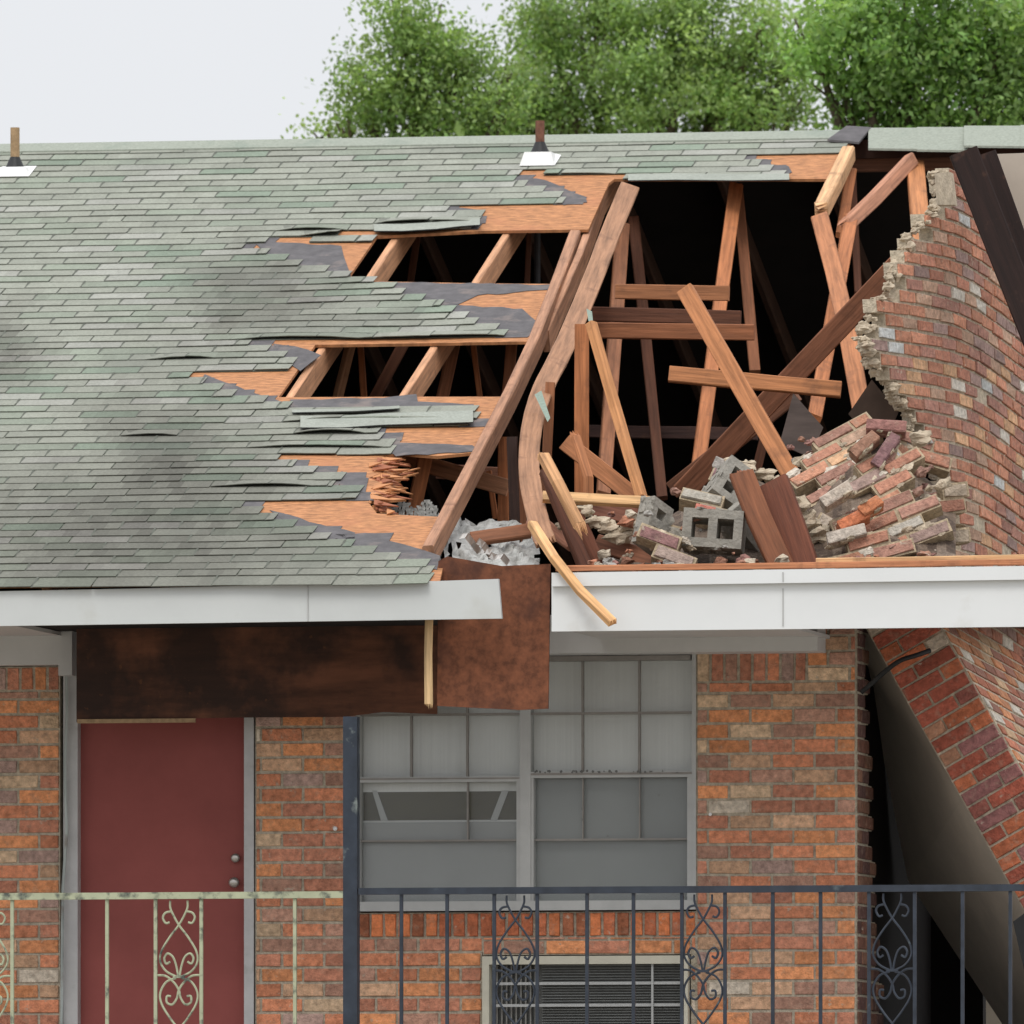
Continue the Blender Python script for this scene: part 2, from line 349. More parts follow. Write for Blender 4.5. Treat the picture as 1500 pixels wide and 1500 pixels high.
# door -----------------------------------------------------------------------
mb = MB(); zd = zx(968)
mb.box(xx(115), xx(358), .05, .09, ZW + .01, zd - .03); D = mb.build('door', M['door'], B)
mb = MB()
def knob(mb, c, r, l):
    prof = [(0, r * .55), (.15, r * .6), (.4, r * .5), (.6, r), (.85, r * .92), (1, r * .45)]
    seg = 20; rings = [[c + Vector((math.cos(t) * q, -l * h, math.sin(t) * q)) for t in [2 * math.pi * k / seg for k in range(seg)]] for h, q in prof]
    for A, Bq in zip(rings, rings[1:]):
        for k in range(seg): mb.face([A[k], A[(k + 1) % seg], Bq[(k + 1) % seg], Bq[k]])
    mb.face(rings[-1])
knob(mb, P(345, 1293, .05), .028, .06); mb.build('door_knob', M['metal'], D, smooth=True)
mb = MB(); knob(mb, P(346, 1257, .05), .024, .035); mb.build('deadbolt', M['metal'], D, smooth=True)
mb = MB(); mb.box(xx(94), xx(115), -.02, .1, ZW, zx(915)); mb.box(xx(358), xx(373) - .003, -.01, .1, ZW, zd + .02); mb.box(xx(115), xx(358), .0, .1, zd - .03, zd + .02)
mb.build('door_frame', M['frame'], B)
mb = MB(); mb.box(P(113, 1055, -.37).x, P(286, 1055, -.37).x, -.368, -.352, P(200, 1059, -.36).z, P(200, 1053, -.36).z); mb.build('header_trim', M['tanpipe'], B)
mb = MB(); knob(mb, P(492, 1214, -.004), .012, .03); mb.build('wall_hook', M['white'], B, smooth=True)
mb = MB(); knob(mb, P(1041, 1193, -.004), .009, .02); mb.build('wall_hook', M['white'], B, smooth=True)
# a warped strip of trim peeled off beside the left jamb
beam('loose_trim', [P(97, 975, -.05), P(98, 1040, -.055), P(95, 1120, -.05), P(98, 1220, -.045), P(92, 1300, -.05), P(90, 1500, -.05)], .014, .02, col=(.35, .38, .36), parent=B)

# windows --------------------------------------------------------------------
W = bpy.data.objects.new('window', None); COL.objects.link(W); W.parent = B
wz0, wzt = zx(1332), zx(958)
mb = MB()
def wb(mb, x0, x1, y0, y1, d0, d1): mb.box(xx(x0), xx(x1), d0, d1, zx(y1), zx(y0))
wb(mb, 525, 1020, 1320, 1334, -.035, .08)            # sill rail
wb(mb, 1014, 1020, 958, 1320, -.01, .08); wb(mb, 523, 528, 958, 1320, -.01, .08); wb(mb, 762, 778, 958, 1320, -.015, .08)
wb(mb, 528, 762, 1137, 1145, -.012, .07); wb(mb, 778, 1014, 1131, 1140, -.012, .07)
wb(mb, 757, 762, 1145, 1320, -.008, .07); wb(mb, 778, 782, 1140, 1320, -.008, .07); wb(mb, 1007, 1014, 1140, 1320, -.008, .07)
mb.build('window_frame', M['winframe'], W)
mb = MB()
for x in (602, 684): wb(mb, x - 1.5, x + 1.5, 958, 1137, .0, .03)
for x in (853, 936): wb(mb, x - 1.5, x + 1.5, 958, 1131, .0, .03); wb(mb, x - 1, x + 1, 1140, 1229, .012, .035)
wb(mb, 683, 685.5, 1145, 1229, .012, .035)
for a, b in ((528, 762), (778, 1014)):
    wb(mb, a, b, 1044, 1047.5, -.001, .032); wb(mb, a, b, 1229, 1232, .010, .036)
    wb(mb, a, b, 1133 if a > 700 else 1139, 1136 if a > 700 else 1141, -.016, .0)
mb.build('muntin', M['muntin'], W)
mb = MB(); wb(mb, 528, 762, 958, 1137, .04, .043); wb(mb, 778, 1014, 958, 1131, .04, .043); wb(mb, 528, 757, 1145, 1320, .046, .049); wb(mb, 782, 1007, 1140, 1320, .046, .049)
mb.build('glass_pane', M['glass'], W)
mb = MB(); wb(mb, 528, 762, 958, 1158, .075, .08); wb(mb, 778, 1014, 958, 1320, .075, .08); wb(mb, 528, 762, 1200, 1320, .075, .08)
mb.build('window_blind', M['curtain'], W)
mb = MB()
for x0, x1, x2, x3 in ((545, 552, 568, 558), (735, 745, 728, 718)):
    mb = MB(); plate('', [P(x0, 1158, .07), P(x1, 1158, .07), P(x2, 1202, .07), P(x3, 1202, .07)], .004, (0, -1, 0), None, mb=mb); mb.build('blind_tape', M['winframe'], W)
mb = MB(); wb(mb, 528, 762, 1150, 1205, .083, .086); mb.build('room_dimness_sheet', mat('painted_room_dimness', (.085, .075, .045), .9, .1), W)  # flat sheet; the unlit room's dimness is put into its colour
mb = MB(); wb(mb, 782, 1007, 1140, 1320, .0525, .054); mb.build('insect_screen', M['screen'], W)
mb = MB(); wb(mb, 528.5, 756.5, 1203, 1320, .0525, .054); mb.build('insect_screen', mat('light_screen', (.33, .33, .32), .8, .06, 3), W)
mb = MB(); r2 = random.Random(4)
for k in range(46):
    x = r2.gauss(860, 60) if k > 12 else r2.uniform(790, 1000); y = r2.choice([r2.uniform(1129, 1132), r2.gauss(1190, 25)]) if k % 2 else r2.uniform(1129, 1132)
    if x < 784 or x > 1005 or y < 1128: continue
    c = P(x, y, -.018 if y < 1136 else .005); q = r2.uniform(.003, .008)
    mb.face([c + Vector((math.cos(t) * q, 0, math.sin(t) * q * r2.uniform(.6, 1.2))) for t in [k2 * 2 * math.pi / 7 for k2 in range(7)]])
tag(mb.build('dirt_spatter', M['louver'], W), kind='stuff')
# frieze boards --------------------------------------------------------------
mb = MB(); mb.box(xx(700), xx(1210), -.26, .1, zx(961), zx(905)); mb.build('frieze_board', M['frieze'], B)
mb = MB(); mb.box(XL, xx(100), -.10, .1, zx(969), zx(900)); mb.box(xx(92), xx(112), -.104, .1, zx(985), zx(900)); mb.build('frieze_board', M['frieze'], B)
for x0, x1, y in ((700, 1205, 963.5),):
    mb = MB(); mb.box(xx(x0), xx(1012), -.02, .09, zx(969), zx(962)); mb.build('window_head_trim', M['muntin'], B)

# fascias ---------------------------------------------------------------------
def fasc(pts, th=.025): return [P(x, y, YE - .03) for x, y in pts]
plate('fascia_board', fasc([(-1200, 882), (0, 866), (200, 862), (642, 851), (730, 848), (735, 906), (0, 917), (-1200, 935)]), .03, (0, -1, 0), M['fasciaold'], B)
plate('fascia_board', fasc([(808, 843), (1500, 832), (1800, 827), (1800, 914), (1500, 918), (808, 925)]), .03, (0, -1, 0), M['fascia'], B)
plate('fascia_trim', [P(x, y, YE - .062) for x, y in [(808, 839), (1500, 829), (1800, 824), (1800, 845), (1500, 849), (808, 859)]], .03, (0, -1, 0), M['fascia'], B)
beam('roof_edge_board', [P(815, 833, YE + .02), P(1150, 829, YE + .02), P(1520, 823, YE + .02), P(1800, 819, YE + .02)], .05, .03, wide=(0, 1, 0), col=(.42, .17, .08), parent=B)
for x, y0_, y1_, Yj in ((450, 858, 910, -1.5345), (1146, 862, 917, -1.5345), (1146, 838, 852, -1.5665)):
    mb = MB(); a_ = P(x, y1_, Yj); c_ = P(x + 1.6, y0_, Yj); mb.box(a_.x, c_.x, Yj, Yj + .004, a_.z, c_.z); mb.build('fascia_joint', M['winframe'], B)
for k in range(16):
    X = XL + .4 + k * .61; beam('rear_rafter', [Vector((X, YR + .1, ZR - .12)), Vector((X, 2 * YR - YE - .2, ZE - .02))], .13, .04, wide=(0, TP, 1), col=(.06, .028, .017), parent=B)  # attic dimness is put into the low rafter colour
# soffits and attic floor
zf = P(1100, 845, YE).z - .05
XE = P(1390, 850, YE).x
mb = MB(); mb.box(P(808, 900, YE).x, XE, YE + .02, 3.6, zf - .05, zf); mb.build('attic_floor', mat('attic_floor_boards', (.10, .05, .03), .9, .3, 4), B)
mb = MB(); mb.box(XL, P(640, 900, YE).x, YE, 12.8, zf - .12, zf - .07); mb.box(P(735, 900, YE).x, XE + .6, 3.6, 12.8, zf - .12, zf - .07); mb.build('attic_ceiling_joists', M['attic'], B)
mb = MB(); mb.box(P(812, 900, YE).x, xx(1216), YE, -.0, P(900, 921, YE).z + .012, P(900, 921, YE).z + .03); mb.box(XL, xx(96), YE, -.1, P(0, 912, YE).z, P(0, 912, YE).z + .02); mb.build('soffit', M['frieze'], B)

# hanging plywood panels --------------------------------------------------------
plate('soffit_plywood', [P(x, y, -.35) for x, y in [(112, 895), (640, 885), (640, 1046), (560, 1043), (505, 1050), (350, 1051), (230, 1053), (112, 1058)]], .015, (0, -1, 0), M['darkwood'], B)
mb = MB(); plate('', [P(x, y, -1.30) for x, y in [(642, 822), (655, 815), (735, 829), (806, 826), (803, 1038), (760, 1040), (640, 1034)]], .015, (0, -1, 0), None, mb=mb)
o = mb.build('hanging_plywood_panel', M['redply']); tag(o, 'reddish brown plywood sheet hanging in the gap between the two white fascia boards', 'plywood panel')
beam('nailing_strip', [P(629, 895, -1.36), P(627, 960, -1.36), P(628, 1031, -1.35)], .042, .03, col=(.56, .38, .20), splint=(0, .03)).name = 'splintered_strip'
tag(bpy.data.objects['splintered_strip'], 'thin pale split strip of wood hanging under the end of the left fascia', 'wood strip')
# gutter-height post ----------------------------------------------------------------
mb = MB(); xp = P(515, 1300, -1.4).x; mb.box(xp - .036, xp + .036, -1.44, -1.368, ZW, P(515, 1050, -1.4).z)
o = mb.build('porch_post', M['post']); tag(o, 'slim dark blue iron post with peeling paint between the cream and dark railings', 'post')

# wall air conditioner grille ----------------------------------------------------------
A = empty('wall_air_conditioner', Vector((xx(860), 0, zx(1560))), 'cream framed air conditioner sleeve with barred dark grille under the window', 'air conditioner')
za1, za0 = zx(1400), zx(1560)
mb = MB()
wb(mb, 709, 1010, 1401, 1413, -.05, .08); wb(mb, 709, 719, 1413, 1560, -.05, .08); wb(mb, 1000, 1010, 1413, 1560, -.05, .08); wb(mb, 719, 1000, 1550, 1560, -.05, .08)
mb.build('sleeve_frame', M['cream'], A)
mb = MB(); wb(mb, 719, 1000, 1413, 1550, .05, .07); mb.build('grille_back', M['louver'], A)
mb = MB()
for y in (1441, 1473, 1505, 1537): wb(mb, 724, 998, y - 2, y + 2, -.02, -.008)
for x in (957,): wb(mb, x - 1.5, x + 1.5, 1413, 1550, -.03, -.021)
mb.build('grille_bar', M['winframe'], A)
mb = MB()
for k in range(34): wb(mb, 792, 996, 1414 + k * 4, 1415 + k * 4, .03, .049)
mb.build('cooling_fin', mat('fin', (.22, .225, .215), .5), A)
mb = MB()
for k in range(9): wb(mb, 726 + k * 7, 728 + k * 7, 1414, 1549, .02, .049)
mb.build('side_fin', mat('fin2', (.22, .21, .19), .5), A)

# ------------------------------------------------------------------ roof deck
DECKPX = [(-900, 262), (-300, 224), (0, 214), (400, 206), (800, 199), (1100, 194), (1235, 191), (1250, 195), (1228, 240), (1214, 262), (1155, 262), (900, 262), (892, 268), (862, 336), (705, 338), (552, 346), (512, 404),
          (545, 412), (700, 415), (822, 416), (782, 500), (600, 503), (462, 505), (408, 582), (600, 581), (747, 581), (702, 662), (640, 668), (590, 664), (560, 668), (572, 676), (545, 684), (566, 690), (540, 700), (560, 708), (543, 716), (562, 726), (540, 736), (552, 752), (600, 755), (648, 757), (622, 818),
          (650, 826), (640, 858), (0, 872), (-900, 884)]
deckXS = [toXS(x, y) for x, y in DECKPX]
deckXS = [(X, min(max(s, 0), SR)) if (y > 240 or y > 845) else (X, SR) for (X, s), (x, y) in zip(deckXS, DECKPX)]
deckXS = [(max(X, XL), 0 if y > 840 else s) for (X, s), (x, y) in zip(deckXS, DECKPX)]
deck = plate('roof_deck', [fromXS(X, s) for X, s in deckXS], .016, RN, M['ply'], B, uvax=(Vector((1, 0, 0)), RS))
# broken plywood splinters round the lowest hole
mb = MB(); rr = random.Random(9)
for k in range(90):
    x = rr.uniform(545, 575); y = rr.uniform(668, 752); l = rr.uniform(10, 50) * (1 - abs(y - 700) / 90); a = rr.uniform(-.35, .35)
    if l < 5: continue
    z0, z1 = rr.uniform(-.02, .01), rr.uniform(-.06, .05); wd = rr.uniform(1.5, 4)
    c = (.50, .22, .09) if rr.random() < .6 else (.3, .10, .045)
    p0, p1, p2 = RP(x - 6, y - wd, z0), RP(x - 6, y + wd, z0), RP(x + l, y + a * l, z1)
    mb.face([p0, p1, p2], c); mb.face([p + Vector((0, .004, -.006)) for p in (p2, p1, p0)], c)
    mb.face([p0, p2, p2 + Vector((0, .004, -.006)), p0 + Vector((0, .004, -.006))], c); mb.face([p1, p1 + Vector((0, .004, -.006)), p2 + Vector((0, .004, -.006)), p2], c)
mb.build('plywood_splinter', M['wood'], deck)
# rear slope, ridge board
mb = MB(); YB = 2 * YR - YE
plate('', [(XL, YR + .02, ZR - .02), (5.2, YR + .02, ZR - .02), (5.2, YB, ZE), (XL, YB, ZE)], .02, (0, TP, 1), None, mb=mb)
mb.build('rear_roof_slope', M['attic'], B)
mb = MB()
plate('', [(XL, YE + .1, ZE - .15), (XL, YR, ZR - .05), (XL, YB, ZE - .15)], .1, (-1, 0, 0), None, mb=mb)
mb.build('gable_end', M['panel'], B)
beam('ridge_board', [Vector((XL, YR + .02, ZR - .12)), Vector((5.0, YR + .02, ZR - .12))], .18, .04, wide=(0, 0, 1), col=(.16, .07, .04), parent=B)
# rafters --------------------------------------------------------------------
def rbeam(x0, y0, x1, y1, h=-.09, n='rafter', col=(.46, .24, .13), wd=.14, th=.04):
    a, b = RP(x0, y0, h), RP(x1, y1, h)
    return beam(n, [a, a.lerp(b, .33), a.lerp(b, .66), b], wd, th, wide=RN, col=col, parent=B)
XR = [toXS(586, 578)[0] + k * .61 for k in range(-10, 1)]
for X in XR:
    beam('rafter', [fromXS(X, .05, -.092), fromXS(X, SR * .5, -.092), fromXS(X, SR - .05, -.092)], .14, .042, wide=RN, col=(.50, .26, .14), parent=B)
# edge rafters of the torn roof, split and bowed
beam('rafter', [RP(x, y, h) for x, y, h in [(628, 815, -.03), (664, 745, -.03), (704, 668, -.035), (747, 585, -.035), (783, 508, -.04), (816, 424, -.05), (846, 345, -.06), (889, 268, -.09)]], .115, .06, wide=RN, col=(.35, .18, .105), parent=B)
beam('rafter', [RP(x, y, h) for x, y, h in [(800, 500, -.12), (826, 440, -.09), (850, 385, -.08), (880, 300, -.1), (902, 262, -.12)]], .12, .04, wide=RN, col=(.42, .22, .13), parent=B)
# snapped rafter ends at the ridge gap (still nailed)
beam('rafter', [RP(1243, 225, -.02), RP(1222, 270, -.02), RP(1203, 308, .0)], .09, .075, col=(.56, .33, .17), parent=B, splint=(0, .12), wide=RN)
# ------------------------------------------------------------------ shingles
GAPS = [(-900, 240)]
SH = [(-900, 205), (0, 205), (600, 190), (1246, 180), (1244, 222), (1072, 225), (1078, 232), (1112, 236), (1128, 246), (1145, 252), (1156, 264), (920, 264), (905, 255), (760, 254), (748, 258),
      (760, 268), (780, 276), (805, 283), (828, 291), (828, 300), (650, 301), (662, 309), (702, 312), (705, 324), (700, 332), (660, 337), (545, 340), (510, 339), (500, 347), (552, 349), (550, 356), (470, 358), (452, 352), (345, 356), (375, 368), (420, 378), (445, 388), (490, 397), (515, 404), (545, 412),
      (590, 422), (595, 432), (625, 440), (655, 449), (680, 458), (690, 468), (708, 476), (735, 484), (735, 494), (560, 496), (350, 497), (372, 505), (395, 517), (425, 524), (432, 541), (282, 545), (284, 556), (305, 563), (330, 572), (360, 583), (400, 591),
      (430, 598), (690, 594), (696, 622), (560, 630), (545, 636), (575, 644), (575, 662), (414, 668), (414, 678), (440, 685), (470, 692), (500, 699), (497, 712), (528, 716), (526, 729), (365, 735), (360, 745), (395, 757), (420, 768), (448, 778), (480, 786), (510, 796), (545, 805),
      (575, 815), (605, 824), (640, 832), (632, 852), (600, 875), (0, 905), (-900, 920)]
SHX = [toXS(x, y) for x, y in SH]
def spans(poly, s):
    xs = []; j = len(poly) - 1
    for i in range(len(poly)):
        (xa, sa), (xb, sb) = poly[i], poly[j]
        if (sa > s) != (sb > s): xs.append(xa + (xb - xa) * (s - sa) / (sb - sa))
        j = i
    xs.sort(); return list(zip(xs[::2], xs[1::2]))
EX = .1165; TAB = .311
STAIN = [(200, 790, 380, 140, .60), (20, 840, 160, 60, .42), (520, 800, 120, 60, .3), (300, 640, 230, 200, .28), (380, 430, 130, 70, .5), (420, 480, 200, 60, .30), (250, 690, 130, 110, .66), (230, 760, 90, 60, .5), (170, 800, 220, 50, .35), (360, 440, 90, 60, .5), (330, 400, 60, 30, .3), (10, 500, 60, 70, .5), (440, 470, 130, 30, .35), (480, 630, 80, 50, .3), (80, 840, 200, 40, .4), (400, 830, 180, 40, .3), (120, 330, 120, 20, .2), (300, 600, 60, 60, .35), (560, 460, 90, 30, .25)]
LIFT = [(408, 500, 344, .02), (550, 700, 329, .03), (450, 552, 349, .03), (225, 305, 529, .02), (360, 520, 496, .02), (520, 735, 494, .022), (325, 450, 717, .02), (430, 530, 638, .03), (380, 560, 655, .02), (430, 690, 622, .02), (755, 900, 256, .012), (920, 1156, 263, .012), (190, 260, 640, .015), (560, 640, 849, .015)]
LFX = [(toXS(a, y)[0], toXS(b, y)[0], toXS((a + b) / 2, y)[1], l) for a, b, y, l in LIFT]
rs = random.Random(21); sh = MB(); ft = MB()
def wob(X, s): return .010 * math.sin(X * 2.3 + s * 3.1) + .007 * math.sin(X * 5.1 - s * 2.2 + 1)
def dmg(px, py): return max(0, min(1, 1 - math.hypot((px - 520) / 330, (py - 560) / 330)))
from mathutils import noise
def stain_at(px, py):  # stain strength: noisy blotches over the shingles
    n1 = noise.noise((px / 70, py / 45, 3.1)); n2 = noise.noise((px / 70, py / 45, 9.7)); n3 = noise.noise((px / 28, py / 14, 5.2))
    px += 55 * n1; py += 35 * n2
    st = max(0, .06 + .10 * n3)
    for cx, cy, rx, ry, a in STAIN:
        st = max(st, (a + .16 * n3) * math.exp(-(((px - cx) / rx) ** 2 + ((py - cy) / ry) ** 2)))
    return st
rows = int(SR / EX) + 1; XRt = toXS(1246, 205)[0]
for i in range(rows):
    sa = i * EX - .02 - (.05 if i == 0 else 0); sm = i * EX - .02 + EX * .5; sb = min(i * EX - .02 + EX + .03, SR - .005)
    if sm > SR - .02: continue
    off = (i * .109 + rs.choice([0, 0, .01, -.012])) % TAB
    for xa, xb in spans(SHX, max(sm, .01)):
        xb += rs.uniform(-.03, .03); xa = max(xa, XL)
        if xb - xa < .03: continue
        q = [fromXS(xa, i * EX - .01, .0050), fromXS(xb - .01, i * EX - .01, .0050), fromXS(xb - .01, min(i * EX + EX + .01, SR - .005), .0042), fromXS(xa, min(i * EX + EX + .01, SR - .005), .0042)]
        sh.hexa([p - RN * .002 for p in q], q, (.13, .14, .11))
        # felt strip showing past the end
        if xb < XRt - .3 and rs.random() < .8:
            fx = xb + rs.uniform(.02, .13)
            px_, py_ = proj(fromXS(fx, sm))
            if inpoly(px_, py_, DECKPX):
                q = [fromXS(xb - .05, sa, .004), fromXS(fx, sa, .004), fromXS(fx + rs.uniform(-.02, .02), sb, .003), fromXS(xb - .05, sb, .003)]
                ft.hexa([p - RN * .003 for p in q], q, (1, 1, 1))
        k = math.floor((xa - off) / TAB)
        while off + k * TAB < xb:
            a, b = off + k * TAB, off + (k + 1) * TAB; k += 1
            first = a > xa; a, b = max(a, xa), min(b, xb)
            if b - a < .012: continue
            g = rs.uniform(.006, .010)
            px_, py_ = proj(fromXS((a + b) / 2, sm)); d = dmg(px_, py_); st = stain_at(px_, py_)
            nseg = 4; top = []; low = []; cs = []
            t = rs.random()
            base = (.268, .278, .230) if t < .62 else ((.238, .262, .208) if t < .82 else ((.305, .308, .268) if t < .93 else (.208, .25, .192)))
            kt = rs.uniform(.93, 1.07); kk = kt * (1 - st); warm = st * .05
            c = (base[0] * kk + warm * .35, base[1] * kk * (1 - warm), base[2] * kk * (1 - warm))
            jl = rs.uniform(-.004, .004) + d * rs.uniform(-.008, .008)
            ds = rs.uniform(-.003, .003)
            for q in range(nseg + 1):
                f = q / nseg; X = a + (g if first else 0) + (b - a - g) * f
                lf = 0
                for x0, x1, s0, l in LFX:
                    if x0 < X < x1 and abs(s0 - sa) < EX * .55: lf = .75 * l * math.sin(math.pi * (X - x0) / (x1 - x0)) ** .5
                endcurl = d * .007 * max(0, 1 - (xb - X) / .25)
                hl = .0125 + jl * .5 + lf + max(0, endcurl) + d * rs.uniform(0, .003)
                top.append(fromXS(X, sb, .006)); low.append(fromXS(X, sa + ds + wob(X, sa) * (0.4 + 1.6 * d) + jl * (f - .5) * .6, hl))
            for q in range(nseg):
                fx_, fy_ = proj(fromXS(a + (b - a) * (q + .5) / nseg, sm)); st = stain_at(fx_, fy_); kq = kt * (1 - st * 1.0) * rs.uniform(.96, 1.04)
                c = (base[0] * kq * (1 + .06 * st), base[1] * kq * (1 - .04 * st), base[2] * kq * (1 - .05 * st))
                sh.face([low[q], low[q + 1], top[q + 1], top[q]], c)
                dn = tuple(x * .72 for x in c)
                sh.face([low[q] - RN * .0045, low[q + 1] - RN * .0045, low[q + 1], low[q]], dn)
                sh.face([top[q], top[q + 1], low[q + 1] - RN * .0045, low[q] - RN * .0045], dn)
            if first and rs.random() < .8: sh.face([low[0] - RN * .004 - Vector((g + .002, 0, 0)), low[0] - RN * .004 + Vector((.001, 0, 0)), fromXS(a + g + .001, i * EX - .02 + EX, .0125), fromXS(a - .002, i * EX - .02 + EX, .0125)], (.10, .105, .085))
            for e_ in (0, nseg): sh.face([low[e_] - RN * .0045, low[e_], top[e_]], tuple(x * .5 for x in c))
sh.build('shingle_covering', M['shingle'], deck)
# felt underlay scraps
FELT = [[(370, 352), (500, 360), (514, 404), (470, 400), (400, 385)], [(545, 413), (818, 417), (812, 424), (700, 432), (670, 446), (600, 430)], [(650, 446), (765, 452), (790, 474), (784, 484), (736, 492), (690, 478)],
        [(425, 585), (560, 583), (610, 577), (612, 588), (694, 592), (692, 600), (430, 602)], [(573, 648), (650, 650), (692, 652), (702, 660), (580, 668), (570, 660)], [(490, 782), (577, 780), (570, 792), (622, 806), (645, 814), (640, 834), (560, 815)],
        [(744, 257), (800, 264), (858, 288), (860, 296), (826, 300), (790, 284)], [(1040, 222), (1080, 222), (1085, 231), (1125, 233), (1130, 241), (1155, 243), (1160, 252), (1140, 260), (1080, 240)], [(400, 503), (432, 507), (470, 520), (440, 543), (420, 530)],
        [(600, 303), (660, 302), (706, 308), (704, 316), (640, 316)], [(395, 747), (470, 768), (520, 780), (520, 795), (430, 772)], [(500, 690), (540, 700), (535, 722), (497, 716)], [(300, 548), (330, 560), (440, 598), (380, 592), (290, 562)]]
for f in FELT:
    pts = []
    for k in range(len(f)):
        (a, b), (c, d) = f[k], f[(k + 1) % len(f)]; pts.append((a, b))
        n = max(1, int(math.hypot(c - a, d - b) / 14))
        for q in range(1, n): t = q / n; pts.append((a + (c - a) * t + rs.uniform(-1.5, 1.5), b + (d - b) * t + rs.uniform(-1.2, 1.2)))
    plate('', [RP(x, y, .0042) for x, y in pts], .003, RN, None, mb=ft)
ft.build('felt_underlay', M['felt'], deck)
# loose shingle strips curling over the holes
def flap(pts, wd, lift, nm='loose_shingle'):
    fb = MB(); top = []; low = []
    for (x, y), l in zip(pts, lift):
        top.append(RP(x, y - wd, .02)); low.append(RP(x, y, .02 + l))
    for q in range(len(pts) - 1):
        f = [low[q], low[q + 1], top[q + 1], top[q]]; c = (.29, .305, .262)
        fb.face(f, c); fb.face([p - RN * .006 for p in reversed(f)], (.03, .03, .03)); fb.face([low[q] - RN * .006, low[q + 1] - RN * .006, low[q + 1], low[q]], (.05, .05, .05))
    fb.build(nm, M['shingle'], deck)
flap([(548, 338), (590, 338), (640, 335), (675, 331), (703, 329)], 10, [.008, .016, .01, .008, .012])
flap([(440, 626), (500, 626), (560, 622)], 17, [.015, .01, .005])
flap([(560, 622), (630, 620), (693, 618)], 17, [.005, .008, .015])
flap([(428, 604), (520, 602), (585, 598)], 4, [.005, .015, .012])
flap([(920, 264), (990, 263), (1075, 264), (1156, 263)], 9, [.01, .01, .01, .015])
# ridge caps -----------------------------------------------------------------
mb = MB(); rc = random.Random(3)
X = XL
ridge_end = P(1240, 190, YR).x
while X < ridge_end:
    X2 = min(X + .26, ridge_end); dz = 0; l = .008
    f0 = [Vector((X, YR - .13, ZR - .13 * TP + .020 + dz)), Vector((X2, YR - .13, ZR - .13 * TP + .020 + dz)), Vector((X2, YR, ZR + .026 + dz)), Vector((X, YR, ZR + .026 + dz))]
    f1 = [f0[3], f0[2], Vector((X2, YR + .17, ZR - .17 * TP + .022)), Vector((X, YR + .17, ZR - .17 * TP + .016))]
    for f in (f0, f1): mb.hexa([p - Vector((0, 0, .01)) for p in f], f)
    X += .26
mb.build('ridge_cap', M['ridge'], deck)
# detached ridge caps on the right
mb = MB()
for k, (xa, xb, yt, yb) in enumerate([(1272, 1345, 187, 217), (1343, 1418, 186, 219), (1412, 1500, 184, 213), (1495, 1580, 183, 214)]):
    Y0 = YR - .15 - .01 * k
    a, b, c, d = P(xa, yb, Y0 - .12), P(xb, yb + 1, Y0 - .12), P(xb, yt, YR), P(xa, yt, YR)
    mb.hexa([p - Vector((0, 0, .012)) for p in (a, b, c, d)], [a, b, c, d])
    e1, e2 = d + Vector((0, .3, -.12)), c + Vector((0, .3, -.12)); mb.hexa([p - Vector((0, 0, .012)) for p in (d, c, e2, e1)], [d, c, e2, e1])
mb.build('ridge_cap', M['ridge'], B)
mb = MB()
a, b, c, d = P(1212, 204, YR - .2), P(1258, 208, YR - .2), P(1276, 186, YR), P(1240, 184, YR)
mb.hexa([p - Vector((0, 0, .012)) for p in (a, b, c, d)], [a, b, c, d]); e1, e2 = d + Vector((0, .3, -.1)), c + Vector((0, .3, -.1)); mb.hexa([p - Vector((0, 0, .012)) for p in (d, c, e2, e1)], [d, c, e2, e1])
tag(mb.build('torn_ridge_cap', M['felt']), 'dark torn ridge cap flap at the gap in the ridge', 'roof shingle')
# sagging dark roof edge below the right ridge caps
plate('ridge_sheathing', [P(1246, 205, YR - .05), P(1500, 205, YR - .05), P(1620, 205, YR - .05), P(1620, 232, YR - .05), P(1500, 228, YR - .05), P(1246, 232, YR - .05)], .03, (0, -1, 0), mat('dark_sheathing', (.05, .022, .015), .9, .3, 6), B)

# vent pipes --------------------------------------------------------------------
def vent(x, yt, yc, yb, hw, m, label):
    base = RP(x, yb, 0); o = empty('vent_pipe', base, label, 'vent pipe', 'plumbing vent pipes on the roof')
    Yp = base.y; k = .0037
    top = P(x, yt, Yp); mid = P(x, yc, Yp); r = .026
    mb = MB(); tube(mb, [mid - Vector((0, 0, .08)), top], r, 16); mb.build('pipe', M[m], o)
    mb = MB(); tube(mb, [mid - Vector((0, 0, .06)), mid - Vector((0, 0, .02)), mid + Vector((0, 0, .02)), mid + Vector((0, 0, .03))], [.066, .05, .032, .028], 16); mb.build('rubber_collar', M['black'], o)
    mb = MB(); n = 4
    sb_ = (base.y - YE) / RS.y
    lo = [fromXS(base.x - hw, sb_ - .09, .016), fromXS(base.x + hw, sb_ - .09, .016), fromXS(base.x + hw, sb_ + .12, .016), fromXS(base.x - hw, sb_ + .12, .016)]
    zt_ = mid.z - .03; hi = [Vector((base.x - .075, Yp - .07, zt_)), Vector((base.x + .075, Yp - .07, zt_)), Vector((base.x + .075, Yp + .07, zt_)), Vector((base.x - .075, Yp + .07, zt_))]
    mb.hexa(lo, hi)
    mb.build('flashing', M['white'], o)
vent(22, 187, 238, 256, .10, 'tanpipe', 'tan vent pipe with white base at the left end of the roof')
vent(791, 177, 216, 240, .10, 'rust', 'rusty red vent pipe with white base above the torn shingles')

